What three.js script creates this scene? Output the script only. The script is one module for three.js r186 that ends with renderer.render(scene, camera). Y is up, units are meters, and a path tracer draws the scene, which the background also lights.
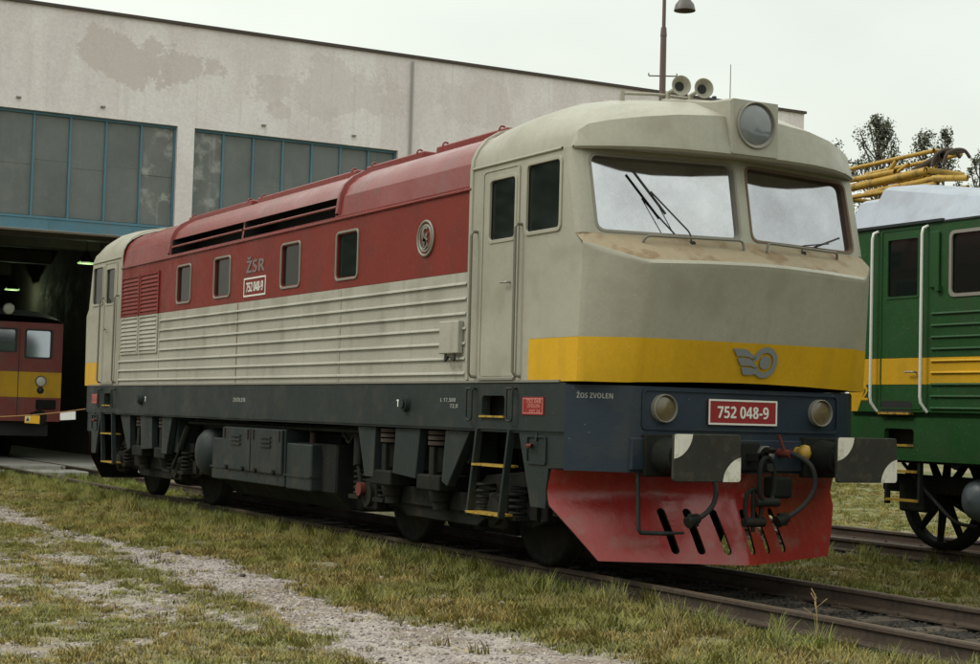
import * as THREE from 'three';
import { mergeGeometries, toCreasedNormals } from 'three/addons/utils/BufferGeometryUtils.js';
import { RoundedBoxGeometry } from 'three/addons/geometries/RoundedBoxGeometry.js';
import { FontLoader } from 'three/addons/loaders/FontLoader.js';
import { TextGeometry } from 'three/addons/geometries/TextGeometry.js';

/* ---------------------------------------------------------------- camera, sky, sun, exposure */
// y = 0 is the top of the rails; x runs along the tracks, z across them
const scene = new THREE.Scene();
const camera = new THREE.PerspectiveCamera(22.875, 1024 / 694, 0.1, 1500);
camera.position.set(10.9865, 1.3529, 8.4585);
camera.up.set(0.031046, 0.998375, 0.047783);
camera.lookAt(10.9865 - 0.875399, 1.3529 + 0.050232, 8.4585 - 0.480784);

const renderer = new THREE.WebGLRenderer({ antialias: true });
renderer.setSize(1024, 694);
renderer.toneMapping = THREE.LinearToneMapping;
renderer.toneMappingExposure = 1.0;
renderer.shadowMap.enabled = true;

function mulberry(a) { return () => { a |= 0; a = a + 0x6D2B79F5 | 0; let t = Math.imul(a ^ a >>> 15, 1 | a); t = t + Math.imul(t ^ t >>> 7, 61 | t) ^ t; return ((t ^ t >>> 14) >>> 0) / 4294967296; }; }
const hash2 = (i, j, s) => { let h = Math.imul(i, 374761393) + Math.imul(j, 668265263) + Math.imul(s, 2147483647 ^ 0x5bd1e995) | 0; h = Math.imul(h ^ h >>> 13, 1274126177); return ((h ^ h >>> 16) >>> 0) / 4294967296; };
function vnoise(x, y, px, py, s) {            // value noise, periodic with px, py cells
  const i = Math.floor(x), j = Math.floor(y), fx = x - i, fy = y - j;
  const ux = fx * fx * (3 - 2 * fx), uy = fy * fy * (3 - 2 * fy);
  const m = (a, n) => ((a % n) + n) % n;
  const a = hash2(m(i, px), m(j, py), s), b = hash2(m(i + 1, px), m(j, py), s), c = hash2(m(i, px), m(j + 1, py), s), d = hash2(m(i + 1, px), m(j + 1, py), s);
  return a + (b - a) * ux + (c - a) * uy + (a - b - c + d) * ux * uy;
}
function fbm(u, v, px, py, oct, s) { let t = 0, a = 0.5, n = 0; for (let k = 0; k < oct; k++) { t += a * vnoise(u * px, v * py, px, py, s + k * 17); n += a; a *= 0.55; px *= 2; py *= 2; } return t / n; }
const sm = (a, b, x) => { const t = Math.min(1, Math.max(0, (x - a) / (b - a))); return t * t * (3 - 2 * t); };
const lerp = (a, b, t) => a + (b - a) * t;

{ // overcast sky: brighter towards the zenith, soft cloud structure
  const w = 1024, h = 512, data = new Float32Array(w * h * 4);
  for (let j = 0; j < h; j++) {
    const el = ((j + 0.5) / h - 0.5) * Math.PI, s = Math.max(0, Math.sin(el));
    for (let i = 0; i < w; i++) {
      const u = i / w, v = j / h;
      const c = fbm(u, v, 10, 12, 5, 3), c2 = fbm(u, v, 30, 44, 4, 9);
      let L = 0.755 + 0.95 * Math.pow(s, 1.15);
      L *= 0.97 + 0.46 * (c - 0.5) + 0.16 * (c2 - 0.5);
      if (el < 0) L = 0.30;
      const k = (j * w + i) * 4;
      data[k] = L * (0.975 + 0.05 * (c - .5)); data[k + 1] = L * 1.04; data[k + 2] = L * (0.955 - 0.07 * (c - .5)); data[k + 3] = 1;
    }
  }
  const t = new THREE.DataTexture(data, w, h, THREE.RGBAFormat, THREE.FloatType);
  t.mapping = THREE.EquirectangularReflectionMapping; t.magFilter = THREE.LinearFilter; t.minFilter = THREE.LinearFilter; t.needsUpdate = true;
  scene.background = t; scene.environment = t; scene.backgroundIntensity = 1; scene.environmentIntensity = 1;
}
const sun = new THREE.DirectionalLight(new THREE.Color(1.0, 0.955, 0.88), 1.45);
sun.position.set(-22, 36, 29); sun.target.position.set(-7, 1, 0);
sun.castShadow = true; sun.shadow.radius = 34; sun.shadow.mapSize.set(2048, 2048);
Object.assign(sun.shadow.camera, { left: -45, right: 45, top: 45, bottom: -45, near: 1, far: 120 });
scene.add(sun, sun.target);

/* ---------------------------------------------------------------- helpers */
const V = (x, y, z) => new THREE.Vector3(x, y, z);
function boxUV(g) {
  g = g.index ? g.toNonIndexed() : g;
  for (const k of Object.keys(g.attributes)) if (!['position', 'normal', 'color'].includes(k)) g.deleteAttribute(k);
  const p = g.attributes.position; if (!g.attributes.normal) g.computeVertexNormals();
  const uv = new Float32Array(p.count * 2), a = V(), b = V(), c = V(), n = V();
  for (let i = 0; i < p.count; i += 3) {
    a.fromBufferAttribute(p, i); b.fromBufferAttribute(p, i + 1); c.fromBufferAttribute(p, i + 2);
    n.copy(b).sub(a).cross(c.sub(a));
    const ax = Math.abs(n.x), ay = Math.abs(n.y), az = Math.abs(n.z);
    for (let k = 0; k < 3; k++) {
      const x = p.getX(i + k), y = p.getY(i + k), z = p.getZ(i + k);
      const q = ax > ay && ax > az ? [z + 0.37, y] : ay > az ? [x, z] : [x, y];
      uv[(i + k) * 2] = q[0]; uv[(i + k) * 2 + 1] = q[1];
    }
  }
  g.setAttribute('uv', new THREE.BufferAttribute(uv, 2));
  return g;
}
const flat = (gs) => (Array.isArray(gs) ? gs.flat(5) : [gs]);
function geo(gs) { gs = flat(gs).map((g) => boxUV(g)); return gs.length > 1 ? mergeGeometries(gs) : gs[0]; }
function mesh(name, gs, mat, parent) {
  const o = new THREE.Mesh(gs.isBufferGeometry && gs.userData.ready ? gs : geo(gs), mat); o.name = name; o.castShadow = o.receiveShadow = true;
  if (parent) parent.add(o); return o;
}
function pair(name, gs, mat, parent) { mesh(name, gs, mat, parent); return mesh(name, flat(gs).map((g) => mirrorZ(g)), mat, parent); }
function grp(name, parent) { const g = new THREE.Group(); g.name = name; if (parent) parent.add(g); return g; }
const used = {};
function numbered(n) { const k = used[n] = (used[n] ?? -1) + 1; return k ? n + '_' + String(k).padStart(3, '0') : n; }
function top(o, label, category, group, kind) {
  o.name = numbered(o.name); o.userData.label = label; if (category) o.userData.category = category;
  if (group) o.userData.group = group; if (kind) o.userData.kind = kind; scene.add(o); return o;
}
function bx(x0, x1, y0, y1, z0, z1, r = 0, seg = 1) {
  const w = Math.abs(x1 - x0), h = Math.abs(y1 - y0), d = Math.abs(z1 - z0);
  const g = r ? new RoundedBoxGeometry(w, h, d, seg, Math.min(r, w * .49, h * .49, d * .49)) : new THREE.BoxGeometry(w, h, d);
  return g.translate((x0 + x1) / 2, (y0 + y1) / 2, (z0 + z1) / 2);
}
function cyl(p, q, r0, r1 = r0, seg = 16) {
  const d = q.clone().sub(p), g = new THREE.CylinderGeometry(r1, r0, d.length(), seg);
  g.applyQuaternion(new THREE.Quaternion().setFromUnitVectors(V(0, 1, 0), d.normalize()));
  return g.translate((p.x + q.x) / 2, (p.y + q.y) / 2, (p.z + q.z) / 2);
}
function ring(c, axis, r, t, seg = 32) { // torus round c
  const g = new THREE.TorusGeometry(r, t, 8, seg);
  g.applyQuaternion(new THREE.Quaternion().setFromUnitVectors(V(0, 0, 1), axis)); return g.translate(c.x, c.y, c.z);
}
function lathe(pts, c, axis, seg = 28) { // pts: [radius, along axis]
  const g = new THREE.LatheGeometry(pts.map((a) => new THREE.Vector2(a[0], a[1])), seg);
  g.applyQuaternion(new THREE.Quaternion().setFromUnitVectors(V(0, 1, 0), axis)); return g.translate(c.x, c.y, c.z);
}
function rod(pts, r, seg = 8, bend = 0.05) { // polyline with rounded bends
  const path = new THREE.CurvePath(); let last = pts[0];
  for (let i = 1; i < pts.length; i++) {
    if (i < pts.length - 1) {
      const a = pts[i].clone().sub(pts[i - 1]), b = pts[i + 1].clone().sub(pts[i]);
      const k = Math.min(bend, a.length() * .45, b.length() * .45);
      const s = pts[i].clone().addScaledVector(a.normalize(), -k), e = pts[i].clone().addScaledVector(b.normalize(), k);
      path.add(new THREE.LineCurve3(last, s)); path.add(new THREE.QuadraticBezierCurve3(s, pts[i], e)); last = e;
    } else path.add(new THREE.LineCurve3(last, pts[i]));
  }
  return new THREE.TubeGeometry(path, pts.length * 8, r, seg);
}
function hoseTube(pts, r, n = 32) { return new THREE.TubeGeometry(new THREE.CatmullRomCurve3(pts), n, r, 9); }
function rr(x0, x1, y0, y1, r, P = THREE.Shape) {
  const s = new P(); s.moveTo(x0 + r, y0); s.lineTo(x1 - r, y0); s.quadraticCurveTo(x1, y0, x1, y0 + r); s.lineTo(x1, y1 - r); s.quadraticCurveTo(x1, y1, x1 - r, y1);
  s.lineTo(x0 + r, y1); s.quadraticCurveTo(x0, y1, x0, y1 - r); s.lineTo(x0, y0 + r); s.quadraticCurveTo(x0, y0, x0 + r, y0); return s;
}
const poly = (pts, P = THREE.Shape) => new P(pts.map((a) => new THREE.Vector2(a[0], a[1])));
function ext(shape, holes, d0, d1, bevel = 0) { // shape in (x, y), thickness along z from d0 to d1
  if (holes) shape.holes.push(...holes);
  const g = new THREE.ExtrudeGeometry(shape, { depth: d1 - d0 - 2 * bevel, bevelEnabled: bevel > 0, bevelSize: bevel, bevelThickness: bevel, bevelOffset: -bevel, bevelSegments: 1, curveSegments: 10 });
  return g.translate(0, 0, d0 + bevel);
}
const toX = (g) => g.applyMatrix4(new THREE.Matrix4().set(0, 0, 1, 0, 0, 1, 0, 0, -1, 0, 0, 0, 0, 0, 0, 1)); // shape (a, b) thick d -> x = d, y = b, z = -a
function mirrorZ(g) {
  g = (g.index ? g.toNonIndexed() : g.clone()); g.scale(1, 1, -1);
  for (const k in g.attributes) { const A = g.attributes[k], n = A.itemSize; for (let i = 0; i < A.count; i += 3) for (let c = 0; c < n; c++) { const t = A.array[(i + 1) * n + c]; A.array[(i + 1) * n + c] = A.array[(i + 2) * n + c]; A.array[(i + 2) * n + c] = t; } }
  return g;
}
const both = (gs) => flat(gs).flatMap((g) => [g, mirrorZ(g)]);
function warp(g, f) { const p = g.attributes.position, v = V(); for (let i = 0; i < p.count; i++) { v.fromBufferAttribute(p, i); f(v); p.setXYZ(i, v.x, v.y, v.z); } g.deleteAttribute('normal'); g = toCreasedNormals(g, 0.6); return g; }
function surf(rows, crease = 0.65) { // grid of points -> creased surface
  const pos = [], nr = rows.length, nc = rows[0].length;
  const tri = (a, b, c) => { if (V().copy(b).sub(a).cross(V().copy(c).sub(a)).length() > 1e-7) pos.push(...a.toArray(), ...b.toArray(), ...c.toArray()); };
  for (let i = 0; i + 1 < nr; i++) for (let j = 0; j + 1 < nc; j++) { const a = rows[i][j], b = rows[i][j + 1], c = rows[i + 1][j + 1], d = rows[i + 1][j]; tri(a, b, c); tri(a, c, d); }
  const g = new THREE.BufferGeometry(); g.setAttribute('position', new THREE.Float32BufferAttribute(pos, 3));
  return toCreasedNormals(g, crease);
}
const fontBold = await new FontLoader().loadAsync('fonts/droid/droid_sans_bold.typeface.json');
function text(str, h, width, depth = 0.004) { // centred on the origin in the xy plane, squeezed to the given width
  const g = new TextGeometry(str, { font: fontBold, size: h, depth, curveSegments: 4 }); g.computeBoundingBox();
  const b = g.boundingBox, w = b.max.x - b.min.x; g.translate(-(b.min.x + b.max.x) / 2, -(b.min.y + b.max.y) / 2, 0);
  if (width) g.scale(width / w, 1, 1); return g;
}

/* ---------------------------------------------------------------- materials */
const enc = (c) => { c = Math.min(1, Math.max(0, c)); return c <= .0031308 ? c * 12.92 : 1.055 * Math.pow(c, 1 / 2.4) - .055; };
function tex(w, h, f, srgb = true) { // f(u, v) -> linear colour
  const d = new Uint8Array(w * h * 4);
  for (let j = 0; j < h; j++) for (let i = 0; i < w; i++) { const c = f((i + .5) / w, (j + .5) / h), k = (j * w + i) * 4; for (let q = 0; q < 3; q++) d[k + q] = Math.round(255 * (srgb ? enc(c[q]) : c[q])); d[k + 3] = 255; }
  const t = new THREE.DataTexture(d, w, h); t.wrapS = t.wrapT = THREE.RepeatWrapping; t.magFilter = THREE.LinearFilter; t.minFilter = THREE.LinearMipmapLinearFilter; t.generateMipmaps = true;
  if (srgb) t.colorSpace = THREE.SRGBColorSpace; t.needsUpdate = true; return t;
}
const mix3 = (a, b, t) => [lerp(a[0], b[0], t), lerp(a[1], b[1], t), lerp(a[2], b[2], t)];
const roughTex = tex(512, 512, (u, v) => { const n = fbm(u, v, 6, 6, 5, 41), m = fbm(u, v, 60, 60, 2, 44); const r = 0.62 + 0.5 * (n - .5) + 0.25 * (m - .5); return [r, r, r]; }, false);
roughTex.repeat.set(1 / 2.3, 1 / 2.3);
const dentTex = tex(512, 512, (u, v) => { const n = fbm(u, v, 5, 5, 3, 51) * .8 + fbm(u, v, 90, 90, 2, 57) * .2; return [n, n, n]; }, false);
dentTex.repeat.set(1 / 1.9, 1 / 1.9);
// weathered paint: base colour, blotches of fading, runs of dirt and fine specks
function paint(base, o = {}) {
  const { dirt = [.12, .10, .075], amt = .35, runs = .3, fade = .14, spec = .5, size = 2.7, seed = 1, rough = .55, bump = .004, coat = 0 } = o;
  const map = tex(512, 512, (u, v) => {
    const n = fbm(u, v, 4, 4, 5, seed), g = fbm(u, v, 128, 128, 2, seed + 5), st = fbm(u + .02 * n, v, 26, 3, 5, seed + 9), pat = fbm(u, v, 9, 9, 4, seed + 13);
    let c = base.map((b) => b * (1 + fade * 2 * (n - .5) + .12 * (g - .5)));
    c = mix3(c, dirt, amt * sm(.52, .78, pat) * (.5 + .8 * g));
    c = mix3(c, dirt, runs * sm(.56, .8, st) * (.4 + .9 * n));
    const sp = hash2(Math.floor(u * 512), Math.floor(v * 512), seed + 3);
    if (sp > 1 - .006 * spec) c = mix3(c, sp > 1 - .003 * spec ? dirt : [.6, .58, .52], .6);
    return c;
  });
  map.repeat.set(1 / size, 1 / size);
  return new THREE.MeshPhysicalMaterial({ map, specularIntensity: o.sp ?? 1, roughness: rough / .62, roughnessMap: roughTex, bumpMap: dentTex, bumpScale: bump, clearcoat: coat, clearcoatRoughness: .3 });
}
const plain = (r, g, b, rough = .6, metal = 0, ex = {}) => new THREE.MeshPhysicalMaterial({ color: new THREE.Color().setRGB(r, g, b), roughness: rough, metalness: metal, ...ex });
const M = {
  grey: paint([.325, .305, .245], { seed: 101, amt: .24, runs: .10, rough: .5, bump: .002, dirt: [.16, .13, .085] }),
  greySide: paint([.35, .335, .28], { seed: 131, amt: .3, runs: .28, rough: .55, dirt: [.15, .12, .08] }),
  shelf: (() => { const m = paint([.285, .225, .145], { dirt: [.17, .10, .045], amt: .8, runs: .2, seed: 151, size: 1.3, rough: .75 }); return m; })(),
  red: paint([.172, .019, .0115], { dirt: [.085, .03, .02], amt: .35, runs: .3, seed: 171, rough: .5, bump: .003, sp: .55 }),
  redRoof: paint([.19, .0175, .0135], { dirt: [.11, .045, .035], amt: .4, runs: .1, seed: 191, rough: .25, bump: .0012, sp: 1 }),
  yellow: paint([.56, .315, .012], { dirt: [.30, .18, .03], amt: .3, runs: .15, seed: 211, rough: .5, bump: .002, sp: .6 }),
  frame: paint([.0175, .0245, .0245], { dirt: [.045, .042, .032], amt: .5, runs: .3, seed: 231, rough: .55, bump: .003, sp: .6, spec: .15 }),
  frameBlue: paint([.017, .0265, .040], { dirt: [.04, .04, .036], amt: .45, runs: .2, seed: 233, rough: .5, bump: .003, sp: .6, spec: .1 }),
  bufferHead: paint([.034, .033, .027], { dirt: [.06, .052, .04], amt: .8, runs: .2, seed: 237, size: .6, rough: .8, bump: .004, sp: .4, spec: .2 }),
  whiteMark: paint([.66, .62, .54], { dirt: [.3, .27, .2], amt: .5, runs: .2, seed: 239, size: .5, rough: .7 }),
  bogie: paint([.013, .014, .012], { dirt: [.028, .022, .014], amt: .7, runs: .4, seed: 251, rough: .85, bump: .008, sp: .3, spec: .1 }),
  plow: paint([.27, .022, .019], { dirt: [.22, .10, .085], amt: .55, runs: .2, seed: 271, size: 1.5, rough: .27, bump: .004, sp: 1 }),
  green: paint([.014, .066, .016], { dirt: [.03, .05, .022], amt: .4, runs: .35, seed: 291, rough: .5, bump: .003, sp: .6 }),
  roofGrey: paint([.31, .34, .40], { dirt: [.22, .22, .23], amt: .4, runs: .2, seed: 311, rough: .5, bump: .001 }),
  panto: paint([.42, .25, .03], { dirt: [.10, .06, .03], amt: .7, runs: .5, size: .8, seed: 331, rough: .55 }),
  carRed: paint([.20, .03, .022], { seed: 351, rough: .5 }),
  rust: paint([.058, .038, .025], { dirt: [.03, .021, .016], amt: .8, seed: 371, size: .7, rough: .8, bump: .01 }),
  blue: paint([.07, .17, .235], { dirt: [.13, .15, .15], amt: .5, runs: .4, seed: 391, rough: .6 }),
  dirtyGlass: paint([.115, .128, .126], { dirt: [.16, .16, .15], amt: .5, runs: .3, fade: .25, seed: 411, size: 3.1, rough: .45, bump: .002 }),
  smearGlass: paint([.135, .145, .14], { dirt: [.34, .34, .32], amt: .75, runs: .3, fade: .25, seed: 431, size: 2.6, rough: .5, bump: .002 }),
  concrete: paint([.30, .285, .26], { dirt: [.16, .15, .12], amt: .6, runs: .1, seed: 451, size: 3, rough: .9, bump: .01 }),
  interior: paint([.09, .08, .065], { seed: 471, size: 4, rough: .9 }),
  rustStreak: paint([.20, .14, .085], { dirt: [.33, .31, .26], amt: 1, runs: .2, seed: 533, size: .6, rough: .7 }), rubberBrown: plain(.035, .022, .015, .85), stencil: plain(.26, .26, .24, .6), white: plain(.80, .79, .73, .5), dark: plain(.012, .012, .012, .7), black: plain(.02, .02, .02, .55), rubber: plain(.016, .015, .014, .8),
  steel: plain(.32, .31, .29, .45, .8), railHead: plain(.13, .095, .065, .55, .4), trim: plain(.23, .215, .18, .5, .2), gasket: plain(.22, .20, .17, .6), gasketRust: plain(.15, .095, .065, .7),
  glass: plain(.008, .012, .010, .06, 0, { specularIntensity: 1, ior: 1.45 }),
  windshield: (() => { const m = plain(1, 1, 1, .05, 1); m.map = tex(512, 512, (u, v) => { const n = fbm(u, v, 4, 4, 5, 701), g = fbm(u, v, 100, 100, 2, 703), sp = hash2(u * 512 | 0, v * 512 | 0, 5) > .9975 ? .12 : 0, k = .43 + .24 * (n - .5) + .05 * (g - .5) + sp; return [k, k * 1.01, k * 1.08]; }); m.map.repeat.set(1 / 1.4, 1 / 1.4); m.roughnessMap = tex(256, 256, (u, v) => { const r = .25 + .5 * fbm(u, v, 5, 5, 4, 707); return [r, r, r]; }, false); m.roughness = .14; return m; })(), lens: plain(.15, .155, .16, .12, 0, { clearcoat: 1, clearcoatRoughness: .05 }),
  lampLens: plain(.115, .085, .045, .25, 0, { clearcoat: .8, clearcoatRoughness: .1 }), treadYellow: paint([.36, .22, .02], { dirt: [.06, .045, .02], amt: .9, runs: .6, size: .5, seed: 491, rough: .7 }),
  plate: plain(.25, .018, .02, .4), lettering: plain(.66, .63, .58, .5), greyLetter: plain(.17, .13, .125, .55), logo: plain(.20, .215, .215, .5), redDetail: plain(.11, .016, .009, .8),
  handrail: plain(.17, .16, .13, .5, .2), whiteRail: plain(.70, .70, .66, .4),
};

/* ---------------------------------------------------------------- ground */
const upperEdge = [[-40, 4.2], [-20, 3.2], [-13.3, 3.1], [-9.5, 3.3], [-7, 3.15], [-5.3, 3.05], [-4.8, 2.85], [-3.5, 2.9], [-2.5, 2.9], [-.9, 3.1], [.1, 3.2], [.65, 3.0], [1.5, 2.75], [2.2, 2.65], [5, 2.4], [12, 2.2]];
const lowerEdge = [[-40, 4.6], [-20, 3.55], [-13.3, 3.5], [-9.5, 3.9], [-7.5, 3.65], [-3.5, 3.95], [-1.9, 4.05], [-.6, 3.95], [.2, 4.0], [1.3, 4.4], [2, 4.4], [5, 4.7], [12, 5]];
const pl = (P, x) => { if (x <= P[0][0]) return P[0][1]; for (let i = 1; i < P.length; i++) if (x <= P[i][0]) return lerp(P[i - 1][1], P[i][1], (x - P[i - 1][0]) / (P[i][0] - P[i - 1][0])); return P[P.length - 1][1]; };
const N2 = (x, z, f, s) => fbm((x * f) / 64 + 100, (z * f) / 64 + 100, 64, 64, 3, s);
const TRACK2 = -5.5;
function pathness(x, z) { const e = .45 * (N2(x, z, 1.1, 5) - .5) + .25 * (N2(x, z, 4, 6) - .5); return sm(-.12, .16, z - pl(upperEdge, x) + e) * sm(-.12, .18, pl(lowerEdge, x) - z + e * 1.4); }
function trackness(x, z) { const e = .35 * (N2(x, z, 1.5, 8) - .5), over = 1 - .8 * sm(-14.6, -16, x), near = z > 0 ? .25 * sm(-.5, -4, x) : 0; return Math.max(over * sm(1.35, .95, Math.abs(z) + e + near), sm(1.35, .95, Math.abs(z - TRACK2) + e)); }
function gravelPatch(x, z) { const lowSide = sm(-.1, .5, z - pl(lowerEdge, x)); return lowSide * sm(.46, .60, N2(x, z, 1.5, 21) * .62 + N2(x, z, 6, 22) * .38); }
function groundY(x, z) {
  const t = trackness(x, z), pth = pathness(x, z);
  let y = -.155 + .05 * (N2(x, z, .8, 12) - .5) + .035 * (N2(x, z, 5, 13) - .5);
  y += .05 * sm(.9, 1.5, z) * sm(3, 1.6, z);
  y = lerp(y, -.175 + .03 * (N2(x, z, 7, 15) - .5), t); y -= .02 * pth;
  if (x < -24) y = lerp(y, -.12, sm(-24, -26, x));
  return y;
}
{
  const axis = (segs) => { const a = [segs[0][0]]; for (const [s, e, d] of segs) for (let v = s + d; v <= e + 1e-6; v += d) a.push(v); return a; };
  const xs = axis([[-420, -60, 30], [-60, -26, 2], [-26, -12, .25], [-12, 5, .1], [5, 15, .5], [15, 45, 5], [45, 405, 30]]);
  const zs = axis([[-420, -60, 30], [-60, -10, 2.5], [-10, -1.5, .2], [-1.5, 6.5, .08], [6.5, 15.5, .5], [15.5, 55.5, 5], [55.5, 415.5, 30]]);
  const nx = xs.length, nz = zs.length, pos = new Float32Array(nx * nz * 3), col = new Float32Array(nx * nz * 3), uv = new Float32Array(nx * nz * 2), idx = [];
  for (let j = 0; j < nz; j++) for (let i = 0; i < nx; i++) {
    const x = xs[i], z = zs[j], k = j * nx + i; pos.set([x, groundY(x, z), z], k * 3); uv.set([x, z], k * 2);
    const g = Math.max(pathness(x, z), .85 * gravelPatch(x, z)), t = trackness(x, z), n = N2(x, z, 3, 31), n2 = N2(x, z, 14, 33);
    let c = mix3([.165, .155, .07], [.225, .185, .115], sm(.4, .65, n));
    c = mix3(c, mix3([.345, .295, .27], [.235, .185, .15], sm(.45, .65, n)), g);
    c = mix3(c, mix3([.016, .013, .010], [.034, .027, .02], n), t);
    c = mix3(c, mix3([.14, .15, .05], [.22, .185, .10], sm(.45, .65, n)), Math.max(sm(-7, -9, z), sm(6.5, 9, z), sm(6, 8, x)) * .9); c = c.map((q) => q * (.8 + .4 * n2)); col.set(c, k * 3);
    if (i < nx - 1 && j < nz - 1) idx.push(k, k + nx, k + 1, k + 1, k + nx, k + nx + 1);
  }
  const g = new THREE.BufferGeometry(); g.setAttribute('position', new THREE.BufferAttribute(pos, 3)); g.setAttribute('color', new THREE.BufferAttribute(col, 3)); g.setAttribute('uv', new THREE.BufferAttribute(uv, 2)); g.setIndex(idx); g.computeVertexNormals();
  const grain = tex(1024, 1024, (u, v) => { const a = fbm(u, v, 150, 150, 3, 61), b = fbm(u, v, 30, 30, 3, 63), c = .66 + .55 * (a - .5) + .3 * (b - .5); return [c, c * (1 + .05 * (b - .5)), c * (1 - .08 * (b - .5))]; });
  grain.repeat.set(1 / 2.2, 1 / 2.2);
  const gb = tex(1024, 1024, (u, v) => { const a = fbm(u, v, 120, 120, 3, 61) * .7 + .3 * fbm(u, v, 20, 20, 3, 63); return [a, a, a]; }, false); gb.repeat.set(1 / 2.2, 1 / 2.2);
  const m = new THREE.MeshStandardMaterial({ vertexColors: true, map: grain, color: new THREE.Color(1.5, 1.5, 1.5), roughness: 1, bumpMap: gb, bumpScale: .03 });
  const o = new THREE.Mesh(g, m); o.name = 'ground'; o.receiveShadow = true; top(o, 'patchy yard ground of dry soil with a pale gravel path', null, null, 'structure');
}

/* tracks */
function railGeo(z, x0, x1) { // flat-bottomed rail
  const s = poly([[-.07, -.15], [.07, -.15], [.07, -.135], [.012, -.115], [.011, -.045], [.036, -.03], [.036, -.006], [.028, 0], [-.028, 0], [-.036, -.006], [-.036, -.03], [-.011, -.045], [-.012, -.115], [-.07, -.135]]);
  const g = new THREE.ExtrudeGeometry(s, { depth: x1 - x0, bevelEnabled: false }); g.rotateY(Math.PI / 2); return g.translate(x0, 0, z);
}
const sleeperGeo = geo(bx(-.13, .13, -.27, -.152, -1.25, 1.25, .015)), sleeperMat = paint([.055, .04, .028], { dirt: [.1, .08, .055], amt: .8, seed: 511, size: 1, rough: .9, bump: .012 });
const plateGeo = geo([bx(-.08, .08, -.152, -.138, -.13, .13), cyl(V(0, -.14, .1), V(0, -.11, .1), .018, .018, 6), cyl(V(0, -.14, -.1), V(0, -.11, -.1), .018, .018, 6)]);
function track(zc, x0, x1, label) {
  const t = grp('railway_track'); t.position.z = zc;
  for (const s of [1, -1]) {
    const r = mesh('rail', railGeo(0, x0, x1), M.rust, t); r.position.z = s * .7535; r.position.y = 0;
    const h = mesh('running_surface', bx(x0, x1, .0005, .003, -.024, .024), M.railHead, r);
    h.position.set(0, 0, 0);
  }
  const r = mulberry(77 + Math.round(zc * 10));
  for (let x = x0 + .3; x < x1; x += .62) { const o = new THREE.Mesh(sleeperGeo, sleeperMat); o.name = 'sleeper'; o.position.set(x + (r() - .5) * .04, -.012 * r(), (r() - .5) * .06); o.rotation.y = (r() - .5) * .02; t.add(o); for (const s of [1, -1]) { const p = new THREE.Mesh(plateGeo, M.rust); p.name = 'base_plate'; p.position.set(0, 0, s * .7535); o.add(p); } }
  return top(t, label, null, null, 'structure');
}
track(0, -25.2, 12, 'rusty rails on dark oily ballast under the red and grey locomotive');
track(TRACK2, -24.5, 16, 'rusty rails under the green locomotive');

/* ---------------------------------------------------------------- red and grey diesel locomotive */
const L = 15.26, W = 1.5;
const loco = grp('diesel_locomotive');
function ends(part) { loco.add(part); const c = part.clone(); c.rotation.y = Math.PI; c.position.set(-L - part.position.x, part.position.y, -part.position.z); loco.add(c); return part; }
const P = (name, gs, mat, parent = loco) => mesh(name, gs, mat, parent);

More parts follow.
